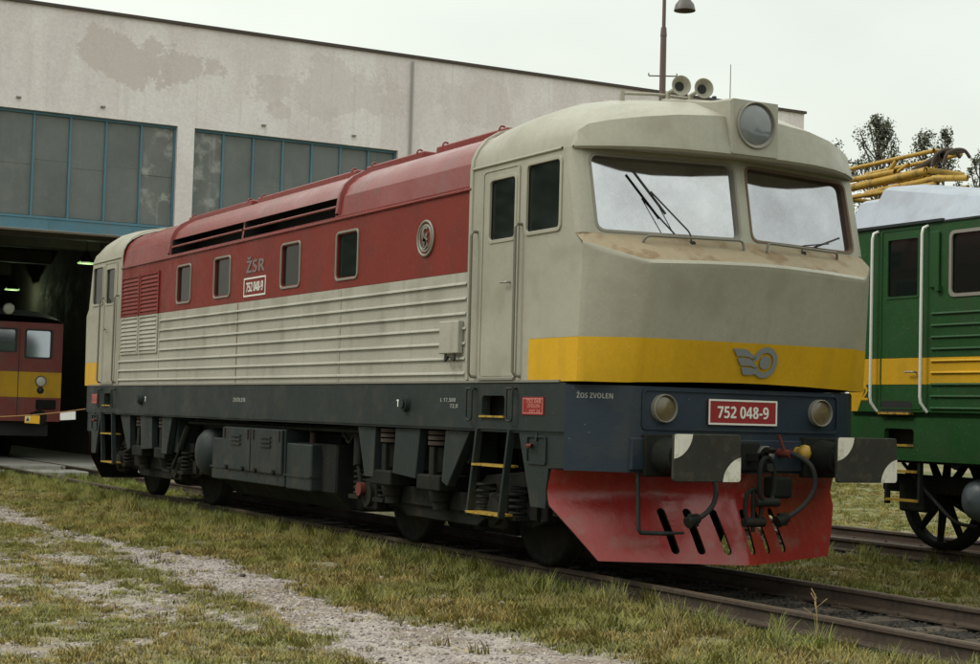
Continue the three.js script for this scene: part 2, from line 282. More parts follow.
{ // body sides
  const x0 = -L + 2.07, x1 = -2.07;
  const wins = [[-10.55, -9.92], [-9.05, -8.40], [-6.75, -6.12], [-5.16, -4.54]];
  const holes = () => wins.map(([a, b]) => rr(a + .05, b - .05, 2.76, 3.22, .05, THREE.Path));
  const redPanel = geo(ext(poly([[x0 + .02, 2.643], [x1 - .02, 2.643], [x1 - .02, 3.385], [x0 + .02, 3.385]]), holes(), 1.46, W));
  const lower = geo(ext(poly([[x0 + .02, 1.645], [x1 - .02, 1.645], [x1 - .02, 2.64], [x0 + .02, 2.64]]), null, 1.46, W));
  for (const s of [1, -1]) {
    const R = (o) => { if (s < 0) { o.rotation.y = Math.PI; o.position.set(-L, o.position.y, 0); } return o; };
    R(P('red_side_panel', redPanel, M.red));
    const lo = R(P('ribbed_side_panel', lower, M.greySide));
    for (let k = 0; k < 7; k++) { // corrugations
      const y = 2.525 - k * .136, xa = k < 4 ? -11.22 : x0 + .03;
      const g = new THREE.CylinderGeometry(.027, .027, x1 - .05 - xa, 10, 1, false, 0, Math.PI); g.scale(1.0, 1, 1); g.rotateZ(Math.PI / 2); g.rotateX(-Math.PI / 2); 
      g.rotateX(Math.PI / 2); g.scale(1, 1, .85); g.translate((x1 - .05 + xa) / 2, y, W - .001);
      mesh('rib', g, M.greySide, lo);
    }
    for (const xx of [-8.12, -4.98, -11.24]) mesh('seam_strip', bx(xx - .012, xx + .012, 1.66, 2.63, W, W + .006), xx === -8.12 ? M.rustStreak : M.greySide, lo);
    mesh('sill_edge', bx(x0 - 1.6, x1 + 1.6, 1.633, 1.652, W - .03, W + .016), M.trim, lo);
    for (const [a, b] of wins) {
      const w = R(grp('window', loco));
      mesh('frame', ext(rr(a + .015, b - .015, 2.725, 3.255, .08), [rr(a + .04, b - .04, 2.75, 3.23, .06, THREE.Path)], W - .01, W + .014, .004), M.trim, w);
      mesh('pane', bx(a + .03, b - .03, 2.74, 3.24, W - .035, W - .022), M.glass, w);
    }
    const lv = R(grp('louvred_hatch', loco)); // twin louvred hatches near the far cab
    for (const [a, b, nm] of [[-13.1, -12.22, 1], [-12.18, -11.30, 2]]) for (const [ya, yb, m] of [[2.645, 3.24, M.red], [2.09, 2.638, M.greySide]]) {
      mesh('hatch_frame', ext(rr(a, b, ya, yb, .01), [rr(a + .045, b - .045, ya + .03, yb - .03, .01, THREE.Path)], W + .001, W + .02), m, lv);
      const n = Math.round((yb - ya - .06) / .062), sl = [];
      for (let k = 0; k < n; k++) { const y = ya + .05 + k * (yb - ya - .08) / n; sl.push(surf([[V(a + .045, y, W + .022), V(b - .045, y, W + .022)], [V(a + .045, y + .05, W + .003), V(b - .045, y + .05, W + .003)]]), bx(a + .045, b - .045, y - .004, y + .004, W - .002, W + .021)); }
      mesh('louvre_slats', sl, m, lv);
    }
    const sb = R(P('relay_box', bx(-2.56, -2.18, 1.90, 2.20, W, W + .06, .012), M.greySide)); for (const cg of [rod([V(-2.45, 1.9, W + .04), V(-2.42, 1.82, W + .06), V(-2.36, 1.87, W + .06)], .012), rod([V(-2.25, 1.9, W + .06), V(-2.22, 1.83, W + .06), V(-2.3, 1.86, W + .06)], .012)]) mesh('cable', cg, M.rubber, sb);
    const lid = R(grp('round_emblem', loco)), ec = V(-2.99, 3.015, W);
    mesh('ring', [ring(ec.clone().setZ(W + .01), V(0, 0, 1), .165, .014), ring(ec.clone().setZ(W + .01), V(0, 0, 1), .125, .012)], M.trim, lid);
    mesh('disc', cyl(ec, ec.clone().setZ(W + .008), .178, .178, 32), M.red, lid);
    mesh('monogram', [text('C', .14, .12, .012).translate(-3.0, 3.06, W + .008), text('K', .13, .10, .012).translate(-2.985, 3.0, W + .008), text('D', .10, .09, .012).translate(-3.0, 2.955, W + .008)], M.trim, lid);
    const zs = R(grp('railway_lettering', loco)); // grey letters with a caron over the Z
    mesh('letters', [text('ŽSR', .15, .60, .006).translate(-7.55, 3.08, W + .001)], M.greyLetter, zs);
    const nb = R(grp('side_number', loco));
    mesh('border', ext(rr(-7.93, -7.20, 2.695, 2.925, .005), [rr(-7.91, -7.22, 2.715, 2.905, .005, THREE.Path)], W + .001, W + .005), M.lettering, nb);
    mesh('digits', text('752 048-9', .115, .56).translate(-7.565, 2.81, W + .001), M.lettering, nb);
  }
  // roof
  const sec = [[1.5, 3.385], [1.499, 3.425], [1.472, 3.635], [1.425, 3.745], [1.33, 3.84], [1.2, 3.915], [1.0, 3.985], [.7, 4.05], [.35, 4.09], [0, 4.10], [-.35, 4.09], [-.7, 4.05], [-1.0, 3.985], [-1.2, 3.915], [-1.33, 3.84], [-1.425, 3.745], [-1.472, 3.635], [-1.499, 3.425], [-1.5, 3.385]];
  const strip = (a, b, xs) => surf(xs.map((x) => sec.slice(a, b + 1).map(([z, y]) => V(x, y, z))), .8);
  const xs = (a, b) => Array.from({ length: 9 }, (_, i) => lerp(a, b, i / 8)), n = sec.length - 1;
  const gl = [[-10.85, -8.08], [-8.02, -5.2]];
  P('roof', [strip(2, n - 2, xs(x0, x1)), ...both([strip(0, 1, xs(x0, x1)), strip(1, 2, [x0, gl[0][0]]), strip(1, 2, [gl[0][1], gl[1][0]]), strip(1, 2, [gl[1][1], x1])])], M.redRoof);
  P('drip_rail', both([bx(x0 + .01, x1 - .01, 3.378, 3.402, W - .01, W + .022, .008)]), M.redRoof);
  for (const x of [-5.13, -10.92]) P('roof_arch', ([surf([x - .045, x - .03, x + .03, x + .045].map((q, i) => sec.slice(1, -1).map(([z, y]) => V(q, y + (i % 3 ? .03 : -.01), z * (i % 3 ? 1.015 : .99)))), .8)]), M.redRoof);
  for (const [a, b] of gl) {
    const g = grp('air_grille', loco);
    pair('recess', ([bx(a, b, 3.41, 3.66, 1.10, 1.13), bx(a, b, 3.405, 3.42, 1.12, 1.49), bx(a - .012, a, 3.42, 3.63, 1.12, 1.48), bx(b, b + .012, 3.42, 3.63, 1.12, 1.48)]), M.dark, g);
    pair('bar', ([rod([V(a, 3.535, 1.482), V(b, 3.535, 1.482)], .016, 8)]), M.redRoof, g);
  }
  for (const [a, b] of [[-12.2, -9.6], [-9.4, -6.2], [-5.95, -4.5], [-4.2, -2.7]]) { const h = P('roof_hatch', bx(a, b, 4.03, 4.125, -.82, .82, .02), M.redRoof); mesh('lifting_eye', both([ring(V(a + .15, 4.12, .78), V(1, 0, 0), .035, .01, 14), ring(V(b - .15, 4.12, .78), V(1, 0, 0), .035, .01, 14)]), M.redRoof, h); }
  P('engine_room_core', bx(x0 + .05, x1 - .05, 1.5, 3.8, -1.05, 1.05), M.dark);
}

{ // cab (built for the near end, copied turned round for the far end)
  const cab = grp('cab');
  const wx = (z, y) => { const a = Math.abs(z), t = (y - 2.84) / .70; return lerp(.021 - .16 * a, -.117 - .1825 * a, t); };
  // side walls
  const sideHoles = () => [rr(-1.74, -1.27, 2.88, 3.43, .05, THREE.Path), rr(-1.09, -.53, 2.90, 3.49, .05, THREE.Path)];
  const side = () => ext(poly([[-2.07, 1.64], [-1.0, 1.64], [-1.0, 2.0], [-.209, 2.0], [-.176, 2.74], [-.30, 2.845], [-.47, 3.56], [-2.07, 3.56]]), sideHoles(), 1.465, W);
  // nose: columns from the side round to the middle
  const bot = [V(-.225, 1.64, 1.5), V(-.175, 1.64, 1.462), V(-.005, 1.64, 1.145), V(.022, 1.645, 1.085), V(.045, 1.66, .6), V(.055, 1.667, .2), V(.055, 1.668, 0)];
  const rid = [V(-.175, 2.765, 1.5), V(-.12, 2.745, 1.468), V(.225, 2.60, 1.125), V(.257, 2.597, 1.07), V(.30, 2.618, .6), V(.322, 2.628, .2), V(.325, 2.63, 0)];
  const shf = [V(-.30, 2.845, 1.5), V(wx(1.46, 2.845) - .03, 2.845, 1.465), V(wx(1.4, 2.845), 2.845, 1.40), V(wx(1.05, 2.845), 2.845, 1.05), V(wx(.6, 2.845), 2.845, .6), V(wx(.2, 2.845), 2.845, .2), V(wx(0, 2.845), 2.845, 0)];
  const at = (a, b, t) => a.clone().lerp(b, t), mir = (r) => [...r, ...r.slice(0, -1).reverse().map((v) => V(v.x, v.y, -v.z))];
  const yl = bot.map((b, i) => at(b, rid[i], (2.0 - b.y) / (rid[i].y - b.y)));
  const lo2 = rid.map((q, i) => at(q, bot[i], i === 0 ? .02 : .04)), lo1 = rid.map((q, i) => { const m = at(lo2[i], at(q, shf[i], .02), .5); return at(q, m, .45); }), hi = rid.map((q, i) => at(q, shf[i], i === 0 ? .04 : .09));
  mesh('shell', [...both(side()), surf([mir(yl), mir(lo2)], .5), surf([mir(lo2), mir(lo1), mir(hi)], .9)], M.grey, cab);
  mesh('yellow_band', [...both(ext(poly([[-1.0, 1.64], [-.225, 1.64], [-.2092, 1.9985], [-1.0, 1.9985]]), null, 1.465, W)), surf([mir(bot), mir(yl)], .8)], M.yellow, cab);
  mesh('nose_shelf', surf([mir(hi), mir(shf)], .8), M.shelf, cab);
  mesh('nose_floor', surf([mir(bot), mir(bot.map((b) => V(-.6, b.y + .004, b.z * .9)))], .8), M.dark, cab);
  // windscreen wall with openings, corner posts
  const wall = (s) => { const g = ext(poly([[0, 2.845], [1.40, 2.845], [1.40, 3.565], [0, 3.565]]), [rr(.058, 1.352, 2.868, 3.515, .08, THREE.Path)], -.06, 0); return warp(g, (v) => { const z = v.x, y = v.y, d = v.z; v.set(wx(z, y) + d, y, s * z); }); };
  const post = [0, .2, .4, .6, .8, 1].map((t) => { const y = lerp(2.845, 3.565, t), x = wx(1.4, y); return [V(x, y, 1.40), V(x - .015, y, 1.445), V(x - .04, y, 1.48), V(lerp(-.30, -.47, t), y, 1.5)]; });
  mesh('windscreen_frame', [wall(1), wall(-1), ...both(surf(post, .9))], M.grey, cab);
  for (const s of [1, -1]) {
    const g = warp(ext(rr(.045, 1.365, 2.855, 3.53, .085), null, -.05, -.04), (v) => { const z = v.x, y = v.y, d = v.z; v.set(wx(z, y) + d, y, s * z); });
    mesh('windscreen', g, M.windshield, cab);
    const k = warp(ext(rr(.050, 1.360, 2.86, 3.523, .088), [rr(.070, 1.340, 2.88, 3.503, .072, THREE.Path)], -.045, .008), (v) => { const z = v.x, y = v.y, d = v.z; v.set(wx(z, y) + d, y, s * z); });
    mesh('windscreen_gasket', k, s > 0 ? M.gasket : M.gasketRust, cab);
    // wiper
    const wp = (z, y, o = .03) => V(wx(z, y) + o, y, s * z);
    if (s > 0) mesh('wiper', [rod([wp(.55, 2.82, .05), wp(.56, 2.89, .06), wp(.87, 3.22, .05)], .007, 6), rod([wp(.70, 2.87, .045), wp(.87, 3.22, .05)], .004, 6), rod([wp(1.0, 3.40, .022), wp(.74, 3.04, .022)], .011, 6), cyl(wp(.55, 2.80, .02), wp(.55, 2.80, .08), .02)], M.black, cab);
    else mesh('wiper', [rod([wp(.62, 2.82, .05), wp(.62, 2.87, .06), wp(.98, 2.92, .05)], .006, 6), rod([wp(.84, 2.885, .022), wp(1.16, 2.99, .022)], .009, 6), cyl(wp(.62, 2.80, .02), wp(.62, 2.80, .08), .02)], M.black, cab);
    const hr = (z, y, o) => V(wx(z, 2.845) + o, y, s * z);
    mesh('grab_rail', [rod([hr(1.02, 2.76, .10), hr(1.0, 2.835, .13), hr(.13, 2.845, .13), hr(.12, 2.77, .13)], .011, 8, .04)], M.handrail, cab);
  }
  // cab roof and brow
  const zc = [1.5, 1.488, 1.445, 1.36, 1.22, 1.0, .7, .35, 0], yc = [3.56, 3.66, 3.755, 3.85, 3.935, 4.01, 4.075, 4.12, 4.135];
  const rowS = (x, dy, k = 1) => zc.map((z, i) => V(x, i ? yc[i] + dy * sm(3.56, 4.0, yc[i]) : yc[i], z * k));
  const xb = (z) => .10 - .47 * Math.pow(Math.abs(z) / 1.48, 3);
  const z3 = [1.478, 1.465, 1.44, 1.37, 1.22, .98, .69, .34, 0], y3 = [3.56, 3.64, 3.70, 3.755, 3.79, 3.825, 3.86, 3.885, 3.895];
  const z4 = [1.482, 1.478, 1.455, 1.385, 1.23, .985, .69, .34, 0];
  const r3 = z3.map((z, i) => V(xb(z) - .085 + .03 * sm(1.2, 1.48, z), y3[i], z)), r35 = z4.map((z, i) => V(xb(z) - .012, lerp(3.58, y3[i], .12), z)), r4 = z4.map((z) => V(xb(z) - .005, 3.565, z)), r45 = z4.map((z) => V(xb(z) - .03, 3.546, z * .995));
  const r25 = zc.map((z, i) => V(lerp(xb(z3[i]) - .42, -.62, .3), lerp(y3[i], yc[i] + .05, .62), lerp(z, z3[i], .6))), r28 = zc.map((z, i) => V(xb(z3[i]) - .19, lerp(y3[i], yc[i] + .05, .17), lerp(z, z3[i], .9)));
  for (const r of [r25, r28, r3]) r[0].y = 3.556;
  const back = zc.map((z, i) => V(wx(z3[i], 3.56) - .01, 3.56, z3[i] * .985));
  mesh('cab_roof', surf([mir(rowS(-2.07, -.02)), mir(rowS(-2.0, 0)), mir(rowS(-1.5, .045)), mir(rowS(-1.05, .06)), mir(r25), mir(r28), mir(r3), mir(r35), mir(r4), mir(r45), mir(back)], .5), M.grey, cab);
  mesh('gutter', both([rod([V(-2.06, 3.565, W + .006), V(-.52, 3.565, W + .006)], .012, 6), surf([-2.115, -2.11, -2.06, -2.055].map((x, i) => [[1.5, 1.66], ...zc.map((z, k) => [z, yc[k]])].map(([z, y], k) => V(x, y + (i % 3 ? .012 : 0) * (k > 3 ? 1 : 0), z + (i % 3 ? .014 : 0)))), .9)]), M.grey, cab);
  const hs = ext(poly([[.104, 3.57], [.098, 4.03], [-.2, 4.055], [-.95, 4.19], [-.95, 3.8], [-.1, 3.57]]), null, -.25, .25, .018); mesh('headlight_housing', hs, M.grey, cab);
  const hl = V(.108, 3.825, 0);
  mesh('headlight_ring', lathe([[.180, -.02], [.182, .014], [.192, .018], [.199, .010], [.201, -.02]], hl, V(1, -.02, 0).normalize(), 40), M.gasket, cab);
  mesh('headlight_lens', lathe([[0, .022], [.08, .018], [.14, .008], [.184, -.008]], hl, V(1, -.02, 0).normalize(), 40), M.lens, cab);
  mesh('cab_core', [bx(-2.04, -1.95, 1.64, 3.6, -1.46, 1.46)], M.dark, cab);
  // doors, side windows, handrails
  for (const s of [1, -1]) {
    const F = (g) => s > 0 ? g : flat(g).map(mirrorZ);
    mesh('door', F([ext(rr(-1.86, -1.205, 1.67, 3.52, .05), [rr(-1.845, -1.22, 1.685, 3.505, .045, THREE.Path)], W, W + .012), ext(rr(-1.84, -1.225, 1.69, 3.50, .04), [rr(-1.735, -1.275, 2.885, 3.425, .05, THREE.Path)], W + .001, W + .006)]), M.grey, cab);
    mesh('door_sill', F(bx(-1.85, -1.21, 1.655, 1.675, W, W + .03)), M.trim, cab);
    mesh('door_handle', F([rod([V(-1.33, 2.50, W), V(-1.33, 2.50, W + .05), V(-1.43, 2.50, W + .05)], .009)]), M.steel, cab);
    for (const [nm, a, b, c, d] of [['door_window', -1.74, -1.27, 2.88, 3.43], ['side_window', -1.09, -.53, 2.90, 3.49]]) {
      mesh(nm, F(bx(a - .01, b + .01, c - .01, d + .01, W - .025, W - .015)), M.glass, cab);
      mesh(nm + '_frame', F(ext(rr(a - .022, b + .022, c - .022, d + .022, .07), [rr(a + .012, b - .012, c + .012, d - .012, .045, THREE.Path)], W - .012, W + .014, .004)), M.grey, cab);
    }
    for (const x of [-1.96, -1.165]) mesh('handrail', F([rod([V(x, 2.99, W), V(x, 2.99, W + .065), V(x + .01, 1.69, W + .065), V(x + .03, 1.685, W)], .014, 8, .04)]), M.handrail, cab);
  }
  mesh('antenna', cyl(V(-.1, 4.05, .12), V(-.1, 4.36, .12), .004, .003, 6), M.black, cab); mesh('roof_stud', cyl(V(-.35, 4.05, .1), V(-.35, 4.13, .1), .02, .02, 8), M.black, cab);
  // winged wheel emblem on the nose
  const E2 = (z, y) => V(lerp(.06, .325, (y - 1.667) / .963) + .012, y, z);
  const em = (pts, hole) => { const sh = poly(pts); if (hole) sh.holes.push(hole); return warp(ext(sh, null, 0, .006), (v) => { const z = -v.x, y = v.y, d = v.z; const p = E2(z, y); v.set(p.x - .006 + d, y, z); }); };
  const arc = (cx, cy, r, a0, a1, n = 20) => Array.from({ length: n + 1 }, (_, i) => { const a = lerp(a0, a1, i / n); return [cx + r * Math.cos(a), cy + r * Math.sin(a)]; });
  const cx = .13, cy = 1.845;
  const feather = (x0, x1, yT, dx) => [[x0, yT], [x0 + .12, yT], [x0 + .17, yT - .02], [x1, yT - .065], [x1 + .012, yT - .085], [x0 + .155, yT - .062], [x0 + .05, yT - .062]];
  mesh('emblem', [em(feather(-.22, .02, 1.95, 0)), em(feather(-.165, .05, 1.875, 0)), em([[-.11, 1.80], [-.02, 1.80], [.03, 1.79], ...arc(cx, cy, .082, Math.PI * 1.12, Math.PI * 3.0, 22).slice(0, 22), ...arc(cx, cy, .128, Math.PI * 3.0, Math.PI * 1.28, 24), [-.01, 1.738], [-.075, 1.738]]), em(arc(cx, cy, .056, 0, Math.PI * 2 * .97, 20))], M.logo, cab);
  // horns on the roof
  const horn = (x, z, y) => lathe([[.016, -.34], [.018, -.2], [.026, -.12], [.045, -.05], [.085, 0], [.09, .004], [.08, .002], [.03, -.06], [0, -.09]], V(x, y, z), V(.97, .02, .24).normalize(), 22);
  mesh('horn', [horn(-.60, .27, 4.245), cyl(V(-.88, 4.05, .21), V(-.88, 4.235, .21), .02)], M.grey, cab);
  mesh('horn', [horn(-.60, .03, 4.25), cyl(V(-.88, 4.05, -.03), V(-.88, 4.24, -.03), .02)], M.grey, cab);
  mesh('horn_mouth', [cyl(V(-.648, 4.2445, .2585), V(-.643, 4.2446, .2597), .048, .048, 18)], M.dark, cab); mesh('horn_mouth', [cyl(V(-.648, 4.2495, .0185), V(-.643, 4.2496, .0197), .048, .048, 18)], M.dark, cab);
  mesh('horn_pipe', [rod([V(-1.0, 4.1, .62), V(-1.0, 4.2, .62), V(-.95, 4.22, .3), V(-.93, 4.22, -.03)], .014), cyl(V(-1.0, 4.03, .62), V(-1.0, 4.22, .62), .03, .024, 10)], M.grey, cab);
  ends(cab);
}

{ // main frame
  const sill = P('side_sill', both([ext(poly([[-L + .385, 1.227], [-.385, 1.227], [-.385, 1.63], [-L + .385, 1.63]]), [rr(-1.79, -1.38, 1.34, 1.52, .04, THREE.Path), rr(-L + 1.38, -L + 1.79, 1.34, 1.52, .04, THREE.Path)], 1.42, W + .004), bx(-L + .4, -.4, 1.205, 1.227, 1.34, 1.49)]), M.frame);
  P('frame_core', [bx(-L + .2, -.2, 1.05, 1.60, -1.0, 1.0), bx(-L + .4, -.4, 1.22, 1.6, -1.38, 1.38)], M.dark);
  // sill recess steps, loops, warning plate, plug, stencilled text
  for (const s of [1, -1]) {
    const F = (g) => s > 0 ? g : flat(g).map(mirrorZ);
    const st = grp('sill_step'); mesh('recess', F([bx(-1.8, -1.37, 1.32, 1.54, 1.36, 1.38)]), M.dark, st); mesh('tread', F(bx(-1.80, -1.36, 1.328, 1.345, 1.39, W + .03)), M.treadYellow, st); ends(st);
    for (const x of [-1.95, -1.22]) { const h = grp('grab_loop'); mesh('loop', F([rod([V(x - .05, 1.58, W), V(x - .05, 1.58, W + .05), V(x - .05, 1.30, W + .05), V(x + .05, 1.30, W + .05), V(x + .05, 1.58, W + .05), V(x + .05, 1.58, W)], .01, 8, .04), rod([V(x - .05, 1.58, W + .05), V(x + .05, 1.58, W + .05)], .01)]), M.frame, h); ends(h); }
    const wp = grp('warning_plate'); mesh('plate', F(bx(-1.06, -.71, 1.36, 1.51, W + .004, W + .012)), M.plate, wp);
    mesh('lettering', (() => { const g = [text('752 048', .035, .24, .002).translate(-.87, 1.475, W + .0125), text('ZVOLEN', .03, .2, .002).translate(-.87, 1.435, W + .0125), text('ZVT 24', .028, .18, .002).translate(-.85, 1.39, W + .0125), ext(rr(-1.05, -.72, 1.37, 1.50, .005), [rr(-1.042, -.728, 1.378, 1.492, .005, THREE.Path)], W + .0125, W + .014)]; return s > 0 ? g : g.map((q) => q.translate(.885 * 2, 0, 0).rotateY(Math.PI).translate(0, 0, 0)); })(), M.redDetail.clone(), wp).material.color.setRGB(.45, .16, .13); ends(wp);
    const pg = grp('frame_plug'); mesh('plug', F([cyl(V(-3.31, 1.44, W), V(-3.31, 1.44, W + .05), .085, .075, 20), cyl(V(-3.31, 1.44, W + .05), V(-3.31, 1.44, W + .07), .05, .05, 16)]), M.frame, pg); mesh('mark', (() => { const g = text('T', .07, .055, .003); return s > 0 ? g.translate(-3.50, 1.44, W + .005) : g.rotateY(Math.PI).translate(-3.50, 1.44, -W - .005); })(), M.white, pg); ends(pg);
  }
  const tx = grp('stencil_text'); mesh('letters', [text('L 17,500', .035, .3, .003).translate(-2.44, 1.475, W + .005), text('72,0', .035, .16, .003).translate(-2.32, 1.42, W + .005), text('ZVOLEN', .05, .42, .003).translate(-7.95, 1.45, W + .005)], M.stencil, tx); loco.add(tx);
  // headstock: corner bevels and front plate
  const hd = grp('headstock');
  const pb = [[-.385, 1.504], [-.36, 1.492], [-.02, 1.145], [.0, 1.11], [.0, 0]];
  const ringRow = (y) => { const a = pb.map(([x, z]) => V(x, y, z)); return [...a, ...a.slice(0, -1).reverse().map((v) => V(v.x, v.y, -v.z))]; };
  mesh('front_plate', [surf([ringRow(.92), ringRow(1.615)], .7), ...both(surf([[V(-.36, .92, 1.49), V(-.02, .92, 1.14)], [V(-.4, .92, 1.3), V(-.1, .92, 1.0)]]))], M.frameBlue, hd);
  mesh('top_ledge', surf([ringRow(1.615), ringRow(1.615).map((v) => V(v.x - .3, 1.622, v.z * .9))]), M.frameBlue, hd);
  mesh('panel_bead', toX(ext(rr(-1.02, 1.02, 1.265, 1.60, .05), [rr(-1.0, 1.0, 1.285, 1.58, .04, THREE.Path)], .001, .016)), M.frameBlue, hd);
  mesh('lower_beam', bx(-.02, .03, .94, 1.20, -1.12, 1.12, .01), M.frameBlue, hd);
  const bt = text('ŽOS ZVOLEN', .042, .30, .003).rotateY(Math.PI / 2 - .776).translate(-.205, 1.535, 1.332); mesh('works_text', bt, M.stencil, hd);
  ends(hd);
  // number plate
  const np = grp('number_plate');
  mesh('plate', bx(.016, .026, 1.32, 1.53, -.34, .37), M.plate, np);
  mesh('border', ext(rr(-.37, .34, 1.32, 1.53, .006), [rr(-.355, .325, 1.335, 1.515, .005, THREE.Path)], .0262, .029).applyMatrix4(new THREE.Matrix4().set(0, 0, 1, 0, 0, 1, 0, 0, -1, 0, 0, 0, 0, 0, 0, 1)), M.lettering, np);
  mesh('digits', text('752 048-9', .098, .53, .003).rotateY(Math.PI / 2).translate(.0262, 1.425, .015), M.lettering, np);
  ends(np);
  for (const z of [.81, -.81]) {
    const l = grp('marker_lamp'), c = V(.02, 1.44, z);
    mesh('ring', lathe([[.104, -.02], [.105, .03], [.110, .033], [.115, .028], [.117, -.02]], c, V(1, 0, 0)), M.trim, l);
    mesh('lens', lathe([[0, .028], [.06, .022], [.106, .005]], c, V(1, 0, 0)), M.lampLens, l); ends(l);
    // buffer
    const b = grp('buffer');
    mesh('head', toX(ext(rr(-z - .32, -z + .32, .875, 1.245, .035), null, .59, .625, .006)), M.bufferHead, b);
    mesh('stock', [cyl(V(.0, 1.06, z), V(.28, 1.06, z), .16, .125, 24), cyl(V(.28, 1.06, z), V(.30, 1.06, z), .14, .14, 24), cyl(V(.28, 1.06, z), V(.60, 1.06, z), .09, .09, 20), bx(-.01, .06, .89, 1.23, z - .2, z + .2, .012)], M.bogie, b);
    const mk = (sx, sy) => { const ax = -z + sx * .318, ay = 1.06 + sy * .183, s = new THREE.Shape(); const r = .03; s.moveTo(ax - sx * .17, ay); s.lineTo(ax - sx * r, ay); s.quadraticCurveTo(ax, ay, ax, ay - sy * r); s.lineTo(ax, ay - sy * .19); s.bezierCurveTo(ax - sx * .09, ay - sy * .175, ax - sx * .165, ay - sy * .09, ax - sx * .17, ay); return toX(ext(s, null, .6255, .628)); };
    mesh('white_mark', mk(-1, 1), M.whiteMark, b); mesh('white_mark', mk(1, -1), M.whiteMark, b);
    ends(b);
  }
  // drawhook, screw coupling, hoses
  const cp = grp('coupling');
  mesh('hook', [bx(0, .1, .94, 1.18, -.12, .12, .02), bx(.1, .32, 1.02, 1.10, -.035, .035, .015), toX(ext(poly([[-.0, 0]].concat([])).constructor === THREE.Shape ? (() => { const s = new THREE.Shape(); s.absarc(0, 0, .1, -1.9, 2.2, false); s.absarc(0, .01, .045, 2.2, -1.9, true); return s; })() : null, null, -.035, .035, .008)).rotateY(Math.PI / 2).translate(.36, 1.05, 0)], M.bogie, cp);
  const link = (c, w, h, r, ang = 0) => { const s = [V(0, h / 2, w), V(0, -h / 2, w), V(0, -h / 2 - w * .6, 0), V(0, -h / 2, -w), V(0, h / 2, -w), V(0, h / 2 + w * .6, 0)]; return new THREE.TubeGeometry(new THREE.CatmullRomCurve3(s, true), 40, r, 8).rotateY(ang).translate(c.x, c.y, c.z); };
  mesh('shackle', [link(V(.36, .88, .02), .075, .28, .02, .25), cyl(V(.36, .70, .13), V(.36, .70, -.1), .035, .035, 12)], M.bogie, cp);
  mesh('screw', [link(V(.33, .66, .13), .055, .22, .019, -.2), cyl(V(.33, .54, .22), V(.33, .54, .02), .04, .04, 12), cyl(V(.33, .82, .13), V(.33, .46, .13), .018, .018, 10)], M.bogie, cp);
  mesh('socket_cover', lathe([[0, .06], [.05, .055], [.075, .02], [.08, -.06]], V(.12, 1.08, -.15), V(.9, .1, .2).normalize(), 18), M.steel, cp);
  ends(cp);
  const hoseMaker = (pts, cap, name = 'brake_hose') => { const h = grp(name); mesh('hose', hoseTube(pts, .021), M.rubber, h); const e = pts[pts.length - 1], d = e.clone().sub(pts[pts.length - 2]).normalize(); mesh('coupling_head', [cyl(e.clone().addScaledVector(d, -.05), e.clone().addScaledVector(d, .06), .042, .05, 14), bx(e.x - .03, e.x + .03, e.y - .05, e.y + .05, e.z - .04, e.z + .04, .01)], M.bogie, h); mesh('cock', cap, M.redDetail, h); ends(h); return h; };
  hoseMaker([V(.02, .98, .46), V(.16, .95, .46), V(.24, .82, .44), V(.25, .68, .47), V(.26, .59, .58), V(.27, .555, .68)], [cyl(V(.0, .98, .46), V(.1, .98, .46), .035)]);
  hoseMaker([V(.02, 1.10, -.36), V(.18, 1.09, -.40), V(.32, 1.0, -.47), V(.34, .84, -.50), V(.33, .70, -.42), V(.33, .60, -.27), V(.33, .56, -.17)], [cyl(V(0, 1.10, -.36), V(.16, 1.09, -.39), .035), rod([V(.1, 1.12, -.36), V(.1, 1.25, -.30)], .014)]);
  const yc2 = grp('yellow_cock'); mesh('body', [cyl(V(0, 1.11, -.56), V(.12, 1.11, -.56), .04), lathe([[0, .07], [.04, .06], [.055, 0], [.04, -.05], [0, -.06]], V(.13, 1.10, -.56), V(0, 1, 0), 14)], M.panto, yc2); ends(yc2);
  const sx = grp('spare_socket'); mesh('box', [bx(.0, .16, .72, .90, -.42, -.22, .03)], M.bogie, sx); ends(sx);
  // snow plough: two angled blades with slots
  const plow = grp('snow_plough');
  const bladeProfile = [[.17, 0], [.40, .085], [.60, .175], [.68, .215], [.74, .225], [.80, .215], [.92, .165]];
  const px = (z, y) => .16 - .38 * Math.sqrt(z * z + .006) - pl(bladeProfile, y);
  const blade = (s, d0, d1) => {
    const sh = poly([[0, .17], [1.2, .19], [1.5, .62], [1.5, .92], [0, .92]]);
    const sl = (s > 0 ? [.19, .40, .605] : [.06, .25, .485]).map((z) => { const h = new THREE.Path(), w = .033, lean = s > 0 ? .025 : z < .1 ? -.012 : -.035; const a = [z + lean, .585], b = [z - lean, .285]; h.moveTo(a[0] + w, a[1]); h.absarc(a[0], a[1], w, 0, Math.PI, false); h.lineTo(b[0] - w, b[1]); h.absarc(b[0], b[1], w, Math.PI, Math.PI * 2, false); h.lineTo(a[0] + w, a[1]); return h; });
    // triangulate finely enough to take the concave curve: cut into horizontal strips
    sh.holes.push(...sl); let g = new THREE.ShapeGeometry(sh, 6).toNonIndexed();
    g = split(g, .07);
    return warp(g, (v) => { const z = v.x, y = v.y; v.set(px(z, y) + d0, y, s * z); });
  };
